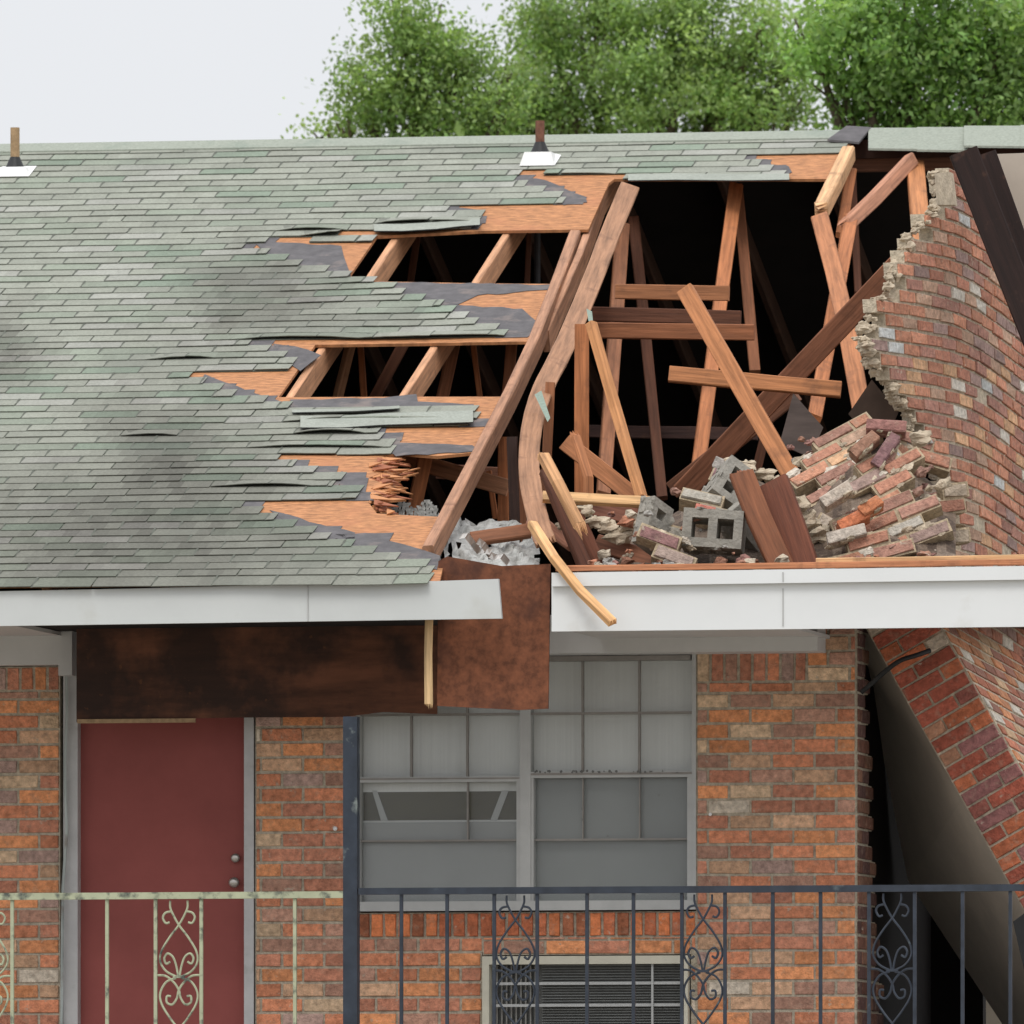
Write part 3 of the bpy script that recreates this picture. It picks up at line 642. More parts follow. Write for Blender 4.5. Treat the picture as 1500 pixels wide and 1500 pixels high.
# ------------------------------------------------------------------ attic timbers (still standing, parts of the building)
LC = (.40, .15, .06); MC = (.24, .095, .045); DC = (.11, .042, .022)  # deeper timbers take darker tones: attic shadow put into the colour
def tb(name, px, Y, wd=.089, th=.038, roll=0, col=LC, parent=B, splint=(0, 0), mat_='wood'):
    Ys = Y if isinstance(Y, (list, tuple)) else [Y] * len(px)
    pts = [P(x, y, q) for (x, y), q in zip(px, Ys)]
    if len(pts) == 2: pts = [pts[0], pts[0].lerp(pts[1], .33), pts[0].lerp(pts[1], .66), pts[1]]
    return beam(name, pts, wd, th, roll=roll, col=col, parent=parent, splint=splint, mat_=mat_)
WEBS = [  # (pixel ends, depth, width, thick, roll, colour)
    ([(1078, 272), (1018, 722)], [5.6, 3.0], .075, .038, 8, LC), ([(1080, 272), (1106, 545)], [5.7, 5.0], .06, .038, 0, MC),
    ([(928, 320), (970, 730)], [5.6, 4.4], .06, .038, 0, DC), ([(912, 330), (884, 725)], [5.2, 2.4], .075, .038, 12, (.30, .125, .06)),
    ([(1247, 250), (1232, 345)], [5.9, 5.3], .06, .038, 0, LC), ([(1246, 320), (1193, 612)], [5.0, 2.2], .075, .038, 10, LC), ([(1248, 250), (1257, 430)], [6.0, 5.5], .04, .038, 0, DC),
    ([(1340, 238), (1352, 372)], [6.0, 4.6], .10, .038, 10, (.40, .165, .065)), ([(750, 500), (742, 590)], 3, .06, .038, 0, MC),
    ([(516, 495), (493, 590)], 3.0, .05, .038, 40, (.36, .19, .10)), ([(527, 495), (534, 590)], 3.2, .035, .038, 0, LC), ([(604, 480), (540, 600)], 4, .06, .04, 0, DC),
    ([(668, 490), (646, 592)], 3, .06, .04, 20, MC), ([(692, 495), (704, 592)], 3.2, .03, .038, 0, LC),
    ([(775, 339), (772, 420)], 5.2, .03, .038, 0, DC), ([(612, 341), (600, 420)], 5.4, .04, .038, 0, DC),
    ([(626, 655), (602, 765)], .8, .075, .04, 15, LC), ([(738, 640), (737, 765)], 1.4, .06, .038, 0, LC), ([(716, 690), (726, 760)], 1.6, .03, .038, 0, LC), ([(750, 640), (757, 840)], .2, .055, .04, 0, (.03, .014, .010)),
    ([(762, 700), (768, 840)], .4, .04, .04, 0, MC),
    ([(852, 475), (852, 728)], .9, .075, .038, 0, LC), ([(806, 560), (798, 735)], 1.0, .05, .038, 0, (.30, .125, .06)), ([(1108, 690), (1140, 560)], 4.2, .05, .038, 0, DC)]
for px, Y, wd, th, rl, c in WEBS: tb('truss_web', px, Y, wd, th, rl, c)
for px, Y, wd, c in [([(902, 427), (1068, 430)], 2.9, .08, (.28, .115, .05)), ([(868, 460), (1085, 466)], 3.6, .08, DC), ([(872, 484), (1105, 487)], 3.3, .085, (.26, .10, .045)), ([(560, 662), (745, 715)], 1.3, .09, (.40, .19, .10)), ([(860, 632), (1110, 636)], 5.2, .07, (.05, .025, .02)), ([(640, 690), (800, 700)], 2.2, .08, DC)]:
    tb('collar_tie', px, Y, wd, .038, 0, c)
mb = MB(); tube(mb, [P(787, 340, 5.3), P(787, 425, 5.3)], .018, 10); mb.build('conduit', mat('grey_conduit', (.05, .05, .055), .5), B)

# ------------------------------------------------------------------ fallen timbers (things)
G1 = 'broken timbers in the torn roof'
def board(px, Y, wd, th, roll, col, label, name='fallen_board', cat='board', splint=(0, 0), mat_='wood'):
    return tag(tb(name, px, Y, wd, th, roll, col, None, splint, mat_), label, cat, G1)
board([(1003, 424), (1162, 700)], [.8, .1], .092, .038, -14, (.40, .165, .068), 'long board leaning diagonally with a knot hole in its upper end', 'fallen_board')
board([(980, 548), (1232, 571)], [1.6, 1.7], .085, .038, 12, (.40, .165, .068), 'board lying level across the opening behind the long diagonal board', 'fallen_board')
board([(1316, 388), (1000, 722)], [2.0, 2.6], .12, .04, 0, (.24, .10, .055), 'dim wide timber rising from the rubble to the leaning brick wall', 'fallen_board')  # this and the next timber carry attic dimness in their colour
board([(1165, 575), (985, 718)], [3.0, 3.2], .10, .04, 0, (.19, .085, .05), 'dim timber lying low behind the level board', 'fallen_board')
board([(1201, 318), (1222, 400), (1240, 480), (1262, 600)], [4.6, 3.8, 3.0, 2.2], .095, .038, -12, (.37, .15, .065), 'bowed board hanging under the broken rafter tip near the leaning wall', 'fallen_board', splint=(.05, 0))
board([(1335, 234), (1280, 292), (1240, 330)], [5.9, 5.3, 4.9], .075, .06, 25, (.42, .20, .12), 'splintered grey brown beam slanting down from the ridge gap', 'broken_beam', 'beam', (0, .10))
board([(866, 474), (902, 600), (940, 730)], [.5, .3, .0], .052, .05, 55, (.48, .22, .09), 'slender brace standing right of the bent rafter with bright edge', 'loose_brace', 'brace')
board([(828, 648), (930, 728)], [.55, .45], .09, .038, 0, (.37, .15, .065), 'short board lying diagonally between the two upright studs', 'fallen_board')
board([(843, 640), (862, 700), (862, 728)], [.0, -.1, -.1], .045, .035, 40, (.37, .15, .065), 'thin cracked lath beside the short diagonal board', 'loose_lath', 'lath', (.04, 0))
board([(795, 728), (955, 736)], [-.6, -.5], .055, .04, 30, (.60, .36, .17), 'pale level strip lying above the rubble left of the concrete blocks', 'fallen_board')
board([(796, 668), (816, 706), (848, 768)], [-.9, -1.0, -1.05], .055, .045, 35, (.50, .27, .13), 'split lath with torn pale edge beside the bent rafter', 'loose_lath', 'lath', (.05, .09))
board([(800, 690), (832, 770), (858, 832)], [-.7, -.8, -.9], .07, .05, 20, (.10, .035, .018), 'dark board leaning behind the split lath', 'fallen_board')  # much darker brown than the lath before it
board([(842, 750), (880, 832)], [-.75, -.85], .07, .04, -10, (.12, .04, .02), 'short dark board standing on the attic floor right of the dark leaning board', 'fallen_board')
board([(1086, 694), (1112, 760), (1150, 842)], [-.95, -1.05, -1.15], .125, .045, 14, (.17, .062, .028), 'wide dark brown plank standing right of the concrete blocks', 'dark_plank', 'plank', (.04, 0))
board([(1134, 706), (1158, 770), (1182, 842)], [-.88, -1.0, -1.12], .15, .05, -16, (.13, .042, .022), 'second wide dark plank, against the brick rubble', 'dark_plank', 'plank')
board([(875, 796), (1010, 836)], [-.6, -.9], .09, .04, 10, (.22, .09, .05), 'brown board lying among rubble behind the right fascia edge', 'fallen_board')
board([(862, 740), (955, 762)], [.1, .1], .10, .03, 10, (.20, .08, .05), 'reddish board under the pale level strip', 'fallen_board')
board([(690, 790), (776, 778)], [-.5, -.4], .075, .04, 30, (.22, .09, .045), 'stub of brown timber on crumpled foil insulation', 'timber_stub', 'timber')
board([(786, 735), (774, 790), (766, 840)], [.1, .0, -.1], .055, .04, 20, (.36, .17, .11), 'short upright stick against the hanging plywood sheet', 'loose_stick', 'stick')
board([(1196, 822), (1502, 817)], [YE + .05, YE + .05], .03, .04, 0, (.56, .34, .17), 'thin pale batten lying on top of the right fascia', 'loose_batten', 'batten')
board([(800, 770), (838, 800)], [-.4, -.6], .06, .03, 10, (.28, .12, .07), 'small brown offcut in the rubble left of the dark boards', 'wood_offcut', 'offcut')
# the great bent rafter
bp = smooth_path([RP(x, y, .0 + .16 * math.exp(-((y - 600) / 150) ** 2)) for x, y in [(922, 275), (893, 345), (862, 425), (824, 513), (799, 562), (785, 600), (777, 640), (775, 680), (778, 715), (785, 748), (793, 778), (799, 794)]], 4)
o = beam('bent_rafter', bp, .108, .038, splint=(0, .07), wide=None, col=(.31, .16, .088)); tag(o, 'tall bent rafter curving from the ridge down to the eave', 'rafter', G1)
board([(780, 768), (812, 818), (850, 866), (897, 912)], [-1.30, -1.58, -1.62, -1.70], .046, .04, 38, (.60, .34, .155), 'pale splintered rafter tail hanging over the white fascia', 'rafter_tail', 'rafter', (.02, .015))
# green shingle scraps caught on the rafter
for pxs, lb in (([(783, 578), (793, 572), (806, 612), (802, 618)], 'green shingle scrap caught on the bend of the bent rafter'), ([(859, 452), (867, 456), (869, 474), (862, 470)], 'small green shingle scrap caught high on the bent rafter')):
    mb = MB(); plate('', [RP(x, y, .27) for x, y in pxs], .004, (0, -1, .3), None, mb=mb, col=(.22, .27, .22)); tag(mb.build('shingle_scrap', M['shingle']), lb, 'shingle scrap')
# dark boards (triangular pieces)
def scrap(px, Y, m, label, name, cat, th=.02, n=(0.2, -1, .1)):
    mb = MB(); pts = [P(x, y, q) for (x, y), q in zip(px, Y if isinstance(Y, (list, tuple)) else [Y] * len(px))]
    plate('', pts, th, n, None, mb=mb); return tag(mb.build(name, m), label, cat)
greyb = mat('weathered_grey_board', (.11, .085, .075), .9, .4, 1, stretch=(1.5, 1, 9), coords='Object')
scrap([(1162, 576), (1206, 626), (1186, 670), (1142, 650)], .9, greyb, 'weathered grey triangular board behind the brick rubble', 'broken_panel', 'board')
scrap([(1277, 556), (1316, 604), (1300, 640), (1255, 620), (1243, 606)], .5, mat('dark_board', (.045, .028, .02), .9, .4, 5), 'dark brown triangular board wedged against the leaning wall', 'broken_panel', 'board')

# ------------------------------------------------------------------ leaning gable wall
XSHIFT = 0
GW = empty('leaning_brick_wall', P(1420, 1500, 1.0), 'tall broken gable wall of brick leaning and bulging at the right side', 'brick wall')
gw = MB()
c1 = [(255, 1400), (700, 1432), (940, 1445)]
LEFT = [(1368, 252), (1397, 250), (1420, 300), (1452, 380), (1502, 505), (1560, 640), (1700, 900), (1700, 960), (1340, 960), (1372, 820), (1395, 775), (1402, 735), (1362, 712), (1350, 655), (1330, 632), (1322, 600), (1303, 578), (1288, 548), (1268, 525), (1258, 498), (1275, 455), (1290, 425), (1305, 395), (1325, 365), (1345, 325), (1352, 318), (1368, 300), (1372, 280)]
LEFT = [(x + 10, y) if i in (1, 2, 3, 4, 5, 6, 7) else ((x + 17, y) if i >= 9 or i == 0 else (x, y)) for i, (x, y) in enumerate(LEFT)]
JAG = [random.Random(5 + k).uniform(-9, 9) for k in range(60)]
BRK_S = [(tuple(a_ * .80 + b_ * .20 for a_, b_ in zip(c_, (.33, .26, .21))), w_) for c_, w_ in BRK_G]
def surf(u, v, d):
    y0 = 960 - v * 252
    def at(uu):
        k = math.sqrt(uu * uu + .22)      # softened corner
        un, up_ = (uu - k) / 2, (uu + k) / 2
        return interp(c1, y0) + 106 * un + 62 * up_, y0 + 13 * un + 50 * up_, 1.2 + .92 * uu
    x, y, Y = at(u); p = P(x, y, Y)
    x2, y2, Y2 = at(u + .02); t = P(x2, y2, Y2) - p
    n = Vector((t.y, -t.x, 0)).normalized()
    return p + n * d
def keep(u, v):
    x, y = proj(surf(u, v, 0)); return inpoly(x + JAG[int(v / .0775)], y, LEFT)
bricks(gw, surf, -1.8, 1.9, 0, 2.9, keep=keep, pal=BRK_S, seed=41, mort=MORT2, depth=.075, proud=.011, rough=.004, jt=.017, bl=.222, miss=.008)
# lower part: pier turned bodily
v_dir = Vector((-math.cos(R(60.5)), 0, math.sin(R(60.5)))); u_dir = Vector((math.sin(R(60.5)), 0, math.cos(R(60.5))))
o0 = P(1313, 1000, .15)
low = lambda u, v, d: o0 + u_dir * u + v_dir * v + Vector((0, -1, 0)) * d
bricks(gw, low, 0, .345, -2.6, .75, seed=43, pal=[((.46, .14, .065), 6), ((.34, .09, .055), 6), ((.24, .08, .06), 3), ((.40, .20, .12), 2), ((.28, .12, .11), 3), ((.55, .45, .35), .5)], mort=MORT2, depth=.1, bl=.226, jt=.013, proud=.012)
c0 = o0 + u_dir * .345
side = lambda u, v, d: c0 + v_dir * v + Vector((.10, .98, -.10 * (1))) * u + u_dir * .02 * 0 + Vector((.98, -.1, .35)).normalized() * d
bricks(gw, side, 0.0, 2.6, -2.6, .75, seed=44, pal=[((.50, .22, .11), 5), ((.40, .15, .09), 5), ((.30, .14, .10), 4), ((.50, .33, .2), 2), ((.5, .45, .38), 1)], mort=MORT2, depth=.1, bl=.226, jt=.022)
gw.build('brick_face', M['brick'], GW)
# knobbly broken mortar along the torn edge
def lump(mb, c, r, rg, col=(1, 1, 1), sq=(1, 1, 1), seg=7):
    ph = [rg.uniform(0, 6.28) for _ in range(6)]
    rings = []
    for i in range(seg + 1):
        th = math.pi * i / seg; ring = []
        for k in range(seg + 3):
            a = 2 * math.pi * k / (seg + 3)
            q = r * (1 + .25 * math.sin(3 * a + ph[0] + th * 2) + .18 * math.sin(5 * th + ph[1] + a) + rg.uniform(-.12, .12) * (0 < i < seg))
            ring.append(Vector(c) + Vector((math.sin(th) * math.cos(a) * q * sq[0], math.sin(th) * math.sin(a) * q * sq[1], math.cos(th) * q * sq[2])))
        if i in (0, seg): ring = [ring[0]] * (seg + 3)
        rings.append(ring)
    for A_, B_ in zip(rings, rings[1:]):
        for k in range(seg + 3):
            n = (k + 1) % (seg + 3); f = [A_[k], A_[n], B_[n], B_[k]]
            f = [p for i, p in enumerate(f) if i == 0 or p != f[i - 1]]
            if f[0] == f[-1]: f = f[:-1]
            if len(f) > 2: mb.face(list(reversed(f)), col)
mb = MB(); rl = random.Random(12)
edge = LEFT[14:] + [LEFT[0]]
for (xa, ya), (xb, yb) in zip(edge, edge[1:]):
    n = max(1, int(math.hypot(xb - xa, yb - ya) / 7))
    for k in range(n):
        t = (k + rl.random()) / n; x, y = xa - 14 + (xb - xa) * t, ya + (yb - ya) * t
        uu = (x - interp(c1, y)) / 112; Y = 1.2 + .92 * uu
        for _z in range(2): lump(mb, P(x + rl.uniform(-8, 9), y + rl.uniform(-5, 5), Y + rl.uniform(-.02, .1)), rl.uniform(.012, .030), rl, sq=(rl.uniform(.8, 1.4), 1, rl.uniform(.6, 1)))
mb.build('torn_mortar_edge', M['mortar'], GW)
mb = MB(); plate('', [P(1369, 254, -.2), P(1392, 252, .1), P(1398, 300, .1), P(1372, 300, -.2)], .1, (0, -1, 0), None, mb=mb); mb.build('capping_block', M['mortar'], GW)
# its plastered inner face, seen in the gap
mb = MB(); ip = [P(1262, 905, .35), P(1296, 905, .30), P(1316, 1002, .28), P(1414, 1165, .28), P(1508, 1318, .28), P(1700, 1640, .28), P(1560, 1640, 1.9), P(1330, 1290, 1.9), P(1272, 1000, 1.2)]
plate('', ip, .02, (-.5, -1, .1), None, mb=mb); mb.build('plastered_inner_face', M['panel'], GW)
# room behind the gap: partition blocks sky, darkness is in the colour
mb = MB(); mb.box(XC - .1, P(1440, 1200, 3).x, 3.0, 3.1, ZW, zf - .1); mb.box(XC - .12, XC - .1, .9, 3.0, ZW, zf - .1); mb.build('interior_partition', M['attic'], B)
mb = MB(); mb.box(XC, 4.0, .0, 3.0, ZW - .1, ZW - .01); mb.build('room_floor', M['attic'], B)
# cable
mb = MB(); tube(mb, smooth_path([P(1262, 1014, -.02), P(1278, 1000, -.05), P(1296, 984, -.08), P(1318, 968, -.1), P(1342, 960, -.08), P(1362, 953, -.02)]), .013, 10); tag(mb.build('electric_cable', M['black']), 'thick black cable arching across the gap beside the brick pier', 'cable')
# ragged dark things at lower right
scrap([(1484, 1350), (1500, 1338), (1560, 1320), (1600, 1480), (1500, 1420), (1492, 1385)], -.2, M['black'], 'black torn sheet at the foot of the leaning wall behind the railing', 'torn_sheet', 'sheet', .01)
# roof pieces right of the wall
rk = mat('very_dark_timber', (.040, .020, .014), .9, .4, 8)  # very dark brown timber tone
for px, wd, lb in (([(1411, 222), (1470, 374), (1545, 565)], .15, 'dark fallen rafter lying right along the top of the leaning wall'), ([(1441, 226), (1482, 340), (1540, 500)], .13, 'dark fallen rafter beside the beige sheet')):
    pts = [P(x, y, .62 if px[0][0] < 1420 else .9) for x, y in px]; tag(beam('dark_rafter', pts, wd, .05, col=(.018, .008, .006)), lb, 'rafter', G1)
scrap([(1446, 226), (1560, 222), (1560, 640), (1500, 440), (1478, 350)], 1.1, M['beige'], 'beige sheet sloping down at the upper right under the ridge', 'beige_sheet', 'sheet', .02)

# ------------------------------------------------------------------ rubble
BRK_R = [(tuple(a_ * .68 + b_ * .22 for a_, b_ in zip(c_, (.40, .32, .24))), w_) for c_, w_ in BRK_G]
def chunk(cx, cy, Y, cols, rws, roll, yaw, pitch, label, seed, layers=1, trim=None, th=.1, pal=BRK_R, nm='brick_rubble_chunk'):
    mb = MB(); rg = random.Random(seed); W_, H_ = cols * .222, rws * .0775
    bias = [rg.uniform(-.07, .07) for _ in range(40)]
    def kp(u, v):
        j = int((v + H_ / 2) / .0775)
        lim = (trim(v / H_) if trim else (-.5, .5))
        return lim[0] * W_ + bias[j] < u < lim[1] * W_ + bias[j + 15]
    bricks(mb, lambda u, v, d: Vector((u, -d, v)), -W_ / 2 - .1, W_ / 2 + .1, -H_ / 2, H_ / 2, keep=kp, pal=pal, seed=seed, mort=(.38, .30, .20), depth=th, rough=.006, proud=.010, jt=.02, off=rg.uniform(0, .2))
    for k in range(int(cols * rws * 2.6)):
        s = rg.choice([0, 1, 2, 3]); u = rg.uniform(-.5, .5) * W_; v = rg.uniform(-.5, .5) * H_
        if s == 0: u = -W_ / 2 + bias[k % 15]
        if s == 1: u = W_ / 2 + bias[k % 15]
        if s == 2: v = H_ / 2
        d = rg.uniform(0, th) if s < 3 else -.004
        if not kp(max(min(u, W_ * .4), -W_ * .4), v * .95): continue
        lump(mb, (u, d, v), rg.uniform(.012, .032) if s < 3 else rg.uniform(.012, .030), rg, rg.choice([(.46, .38, .28), (.52, .46, .38), (.36, .29, .21), (.30, .17, .13)]), (1.5, .32 if s == 3 else 1, .8), 6)
    o = mb.build(nm, M['brick']); o.location = P(cx, cy, Y)
    o.rotation_euler = (Matrix.Rotation(ANG + R(yaw), 3, 'Z') @ Matrix.Rotation(R(pitch), 3, 'X') @ Matrix.Rotation(R(-roll), 3, 'Y')).to_euler()
    return tag(o, label, 'brick rubble', 'chunks of fallen brickwork in the roof opening')
chunk(1232, 690, -.25, 1.9, 7, 37, -12, -38, 'largest slab of fallen brickwork with a white chalky streak, left of the leaning wall', 51, trim=lambda f: (-.5 + max(0, f) * .2, .5 - max(0, -f) * .1))
chunk(1318, 765, -.75, 2.3, 4, 24, -8, -25, 'lower right slab of fallen brickwork just above the white fascia', 52)
chunk(1295, 702, -.5, 1.5, 4, 33, 0, -30, 'middle slab of purple and orange bricks above the lower slab', 53)
chunk(1350, 668, -.0, .9, 3, -18, 10, -20, 'small three course piece of brick at the foot of the leaning wall', 54)
chunk(1262, 805, -1.0, 2.0, 2, 14, 0, -15, 'low row of purple bricks right behind the fascia edge', 55)
chunk(1180, 770, -.7, .7, 5, 60, 15, -20, 'mortar crusted end of brickwork beside the dark planks', 56, pal=[((.36, .30, .24), 4), ((.24, .12, .11), 3)])
chunk(1385, 765, -.3, .45, 5, 8, 15, -5, 'narrow upright stack of tan mortared bricks touching the leaning wall', 57, pal=[((.40, .32, .24), 4), ((.34, .16, .11), 2)])
chunk(990, 806, -1.2, 1.1, 2, -22, 0, -20, 'small tilted pair of brick courses in front of the concrete blocks', 58, pal=[((.40, .30, .25), 4), ((.28, .15, .14), 3)])
def onebrick(cx, cy, Y, roll, label, c, seed, L_=.2, yaw=0, pitch=-20, g='loose whole bricks in the rubble'):
    rg = random.Random(seed); mb = MB(); a, b, h = L_ / 2, .048, .031
    def j(): return rg.uniform(-.004, .004)
    q = .006; lo = [(-a, -b), (a, -b), (a, b), (-a, b)]
    r0 = [Vector((x * .96 + j(), y * .9 + j(), -h)) for x, y in lo]; r1 = [Vector((x + j(), y + j(), -h + q)) for x, y in lo]; r2_ = [Vector((x + j(), y + j(), h - q)) for x, y in lo]; r3 = [Vector((x * .96 + j(), y * .9 + j(), h)) for x, y in lo]
    mb.face(list(reversed(r0)), c); mb.face(r3, c)
    for A_, B_ in ((r0, r1), (r1, r2_), (r2_, r3)):
        for k in range(4): mb.face([A_[k], A_[(k + 1) % 4], B_[(k + 1) % 4], B_[k]], c)
    for k in range(7):
        lump(mb, (rg.uniform(-a, a), rg.uniform(-b, b), rg.choice([-h, h])), rg.uniform(.010, .020), rg, (.45, .38, .28), (1.6, 1.4, .5), 5)
    o = mb.build('loose_brick', M['brick']); o.location = P(cx, cy, Y)
    o.rotation_euler = (Matrix.Rotation(ANG + R(yaw), 3, 'Z') @ Matrix.Rotation(R(pitch), 3, 'X') @ Matrix.Rotation(R(-roll), 3, 'Y')).to_euler()
    return tag(o, label, 'brick', g)
onebrick(1298, 628, -.1, -4, 'brick crusted with mortar lying on top of the rubble beside the dark triangle board', (.27, .13, .11), 1)
onebrick(1297, 664, -.42, 58, 'purple brick tipped on end below the topmost brick', (.22, .12, .12), 2)
onebrick(1266, 655, -.45, 42, 'brown brick leaning left of the purple upended brick', (.28, .15, .10), 3, .16)
onebrick(1250, 765, -.9, 30, 'orange brick with white mortar in the middle of the rubble', (.46, .15, .07), 4, .17)
onebrick(1275, 745, -.88, 34, 'orange brick half above its neighbour in the rubble', (.46, .17, .08), 5, .12)
onebrick(1225, 728, -.8, 34, 'pale mortar smeared brick at the lower edge of the largest slab', (.45, .38, .31), 6, .17)
onebrick(1240, 786, -1.0, 16, 'whitish brick low in the rubble above the batten', (.42, .36, .30), 7, .2)
onebrick(1385, 732, -.1, 10, 'brown brick jammed under the torn edge of the leaning wall', (.26, .14, .11), 8, .17)
onebrick(1068, 690, -.2, -25, 'grey brick at the peak of the block pile', (.33, .30, .27), 9, .17)
onebrick(1032, 753, -.95, -15, 'pinkish red brick resting on top of the concrete block', (.46, .16, .12), 10, .10)
# concrete blocks
def cblock(cx, cy, Y, roll, yaw, pitch, label, L_=.39, H_=.2, W_=.19):
    mb = MB(); t = .046; cores = [(-L_ / 2 + t, -t * .5), (t * .5, L_ / 2 - t)]
    zs = [-H_ / 2, -H_ / 2 + t, H_ / 2 - t, H_ / 2]; xs = [-L_ / 2, cores[0][0], cores[0][1], cores[1][0], cores[1][1], L_ / 2]
    for i in range(5):
        for k in range(3):
            if k == 1 and i in (1, 3): continue
            mb.box(xs[i], xs[i + 1], -W_ / 2 + (0.0007 * ((i + k) % 2)), W_ / 2, zs[k], zs[k + 1])
    rg = random.Random(int(cx))
    for k in range(16): lump(mb, (rg.uniform(-L_ / 2, L_ / 2), rg.uniform(-W_ / 2, W_ / 2), rg.choice([-H_ / 2, H_ / 2])), rg.uniform(.01, .025), rg, sq=(1.4, 1.2, .5), seg=5)
    o = mb.build('concrete_block', M['block']); o.location = P(cx, cy, Y)
    o.rotation_euler = (Matrix.Rotation(ANG + R(yaw), 3, 'Z') @ Matrix.Rotation(R(pitch), 3, 'X') @ Matrix.Rotation(R(-roll), 3, 'Y')).to_euler()
    return tag(o, label, 'concrete block', 'hollow concrete blocks in the rubble')
cblock(1046, 779, -1.0, -4, -6, -8, 'grey concrete block showing its two square hollows', L_=.305, H_=.195)
cblock(956, 770, -.95, 66, 50, -5, 'concrete block turned edge on left of the two hole block', L_=.25, H_=.16, W_=.09)
cblock(1094, 775, -.75, -52, 25, -10, 'broken concrete block between the two hole block and the dark planks', L_=.26, H_=.16)
cblock(1062, 716, -.4, 50, 30, -25, 'concrete block propped high in the pile with white mortar', L_=.26, H_=.15)
GP = [((.33, .30, .25), 6), ((.26, .21, .18), 3), ((.22, .13, .13), 2)]
chunk(996, 760, -.88, .30, 3, -14, -4, -8, 'grey mortar caked brick stack joined to the left end of the two hole block', 61, pal=GP, nm='brick_rubble_chunk')
chunk(1020, 736, -.6, .75, 2, -16, 0, -35, 'grey and purple brick courses lying above the two hole block', 62, pal=GP)
chunk(1085, 698, -.3, .7, 2, -22, 0, -30, 'grey capped brick fragments at the top of the block pile', 63, pal=GP)
# mortar lumps
rl = random.Random(77)
def mlump(x, y, Y, r, lab):
    mb = MB(); lump(mb, (0, 0, 0), r, rl, sq=(rl.uniform(.8, 1.5), 1, rl.uniform(.6, 1)), seg=9); o = mb.build('mortar_lump', M['mortar'], smooth=False); o.location = P(x, y, Y)
    return tag(o, lab, 'mortar lump', 'lumps of broken mortar')
for x, y, r, lb in [(857, 748, .035, 'pale mortar lump under the left end of the pale level strip'), (872, 765, .045, 'mortar lump second from the left in the row before the blocks'), (890, 772, .04, 'mortar lump in the middle of the row before the blocks'), (908, 786, .045, 'mortar lump next to the edge on concrete block'),
                 (922, 772, .04, 'mortar lump touching the edge on concrete block'), (1040, 824, .03, 'mortar lump on the fascia edge below the two hole block'), (1095, 682, .04, 'mortar lump at the top of the pile left of the long diagonal board'), (1120, 695, .045, 'mortar lump at the foot of the long diagonal board'),
                 (1135, 708, .04, 'reddish mortar lump above the second dark plank'), (1172, 742, .05, 'tan mortar lump on the left edge of the largest brick slab'), (1200, 785, .065, 'big tan mortar lump low beside the second dark plank'), (1185, 765, .05, 'tan mortar lump above the big tan lump'), (1110, 815, .05, 'grey mortar lump right of the blocks on the attic floor'), (1085, 815, .04, 'grey mortar lump under the broken concrete block'), (1350, 642, .04, 'mortar lump by the dark hole at the wall foot'), (822, 770, .02, 'small mortar crumb beside the split lath')]:
    mlump(x, y, -.75 if y > 735 else -.2, r, lb)
mb = MB(); rg = random.Random(5)
for k in range(300):
    x = rg.uniform(850, 1380); y = 838 - abs(rg.gauss(0, 16)) ; 
    if k % 3 == 0: x = rg.uniform(1150, 1370); y = rg.uniform(640, 835)
    if k % 7 == 0: x = rg.uniform(880, 1120); y = rg.uniform(735, 835)
    lump(mb, P(x, y, rg.uniform(-1.3, -.3) if k % 3 else rg.uniform(-.35, .1)), rg.choice([rg.uniform(.006, .018), rg.uniform(.018, .034)]), rg, rg.choice([(.45, .38, .29), (.30, .15, .10), (.40, .17, .10), (.32, .30, .27), (.24, .12, .10)]), (1.2, 1, .8), 5)
tag(mb.build('rubble_crumbs', M['brick']), 'fine broken brick and mortar crumbs filling the pile', 'rubble', kind='stuff')
# heap under the rubble so that pieces rest on something
mb = MB()
def heap(x0, x1, prof, Y0, Y1, seed):
    rg = random.Random(seed); nx, ny = 40, 10; g = []
    for i in range(nx + 1):
        row = []
        for k in range(ny + 1):
            f = k / ny; Yq = Y0 + (Y1 - Y0) * f; x = x0 + (x1 - x0) * i / nx
            yt = interp(prof, x); yb = 850
            y = yb + (yt - yb) * math.sin(f * math.pi / 2) + rg.uniform(-3, 3)
            row.append(P(x, y, Yq))
        g.append(row)
    for i in range(nx):
        for k in range(ny): mb.face([g[i][k], g[i + 1][k], g[i + 1][k + 1], g[i][k + 1]], rg.choice([(.12, .085, .06), (.08, .055, .04), (.16, .12, .09)]))
heap(845, 1400, [(845, 800), (900, 790), (960, 770), (1000, 745), (1060, 700), (1120, 705), (1160, 730), (1200, 690), (1250, 640), (1300, 650), (1340, 690), (1400, 730)], -1.1, .3, 3)
tag(mb.build('debris_heap', M['brick']), 'dark heap of dust and debris under the fallen bricks', 'rubble', kind='stuff')
# crumpled foil insulation at the left
mb = MB(); rg = random.Random(31); nx, ny = 26, 12; g = []
for i in range(nx + 1):
    row = []
    for k in range(ny + 1):
        x = 640 + 150 * i / nx; f = k / ny; yt = interp([(640, 752), (660, 756), (700, 765), (740, 760), (790, 775)], x)
        y = 836 + (yt - 836) * f
        row.append(P(x + rg.uniform(-2, 2), y + rg.uniform(-2, 2) + 4 * math.sin(i * .9 + k), -.9 + 1.0 * f + .04 * math.sin(i * 1.3 + k * 2) + rg.uniform(-.03, .03)))
    g.append(row)
for i in range(nx):
    for k in range(ny):
        if rg.random() < .06: continue
        mb.face([g[i][k], g[i + 1][k], g[i + 1][k + 1]]); mb.face([g[i][k], g[i + 1][k + 1], g[i][k + 1]])
tag(mb.build('crumpled_insulation', M['foil'], smooth=True), 'crumpled silvery foil insulation behind the left edge rafter', 'insulation')
mb = MB()
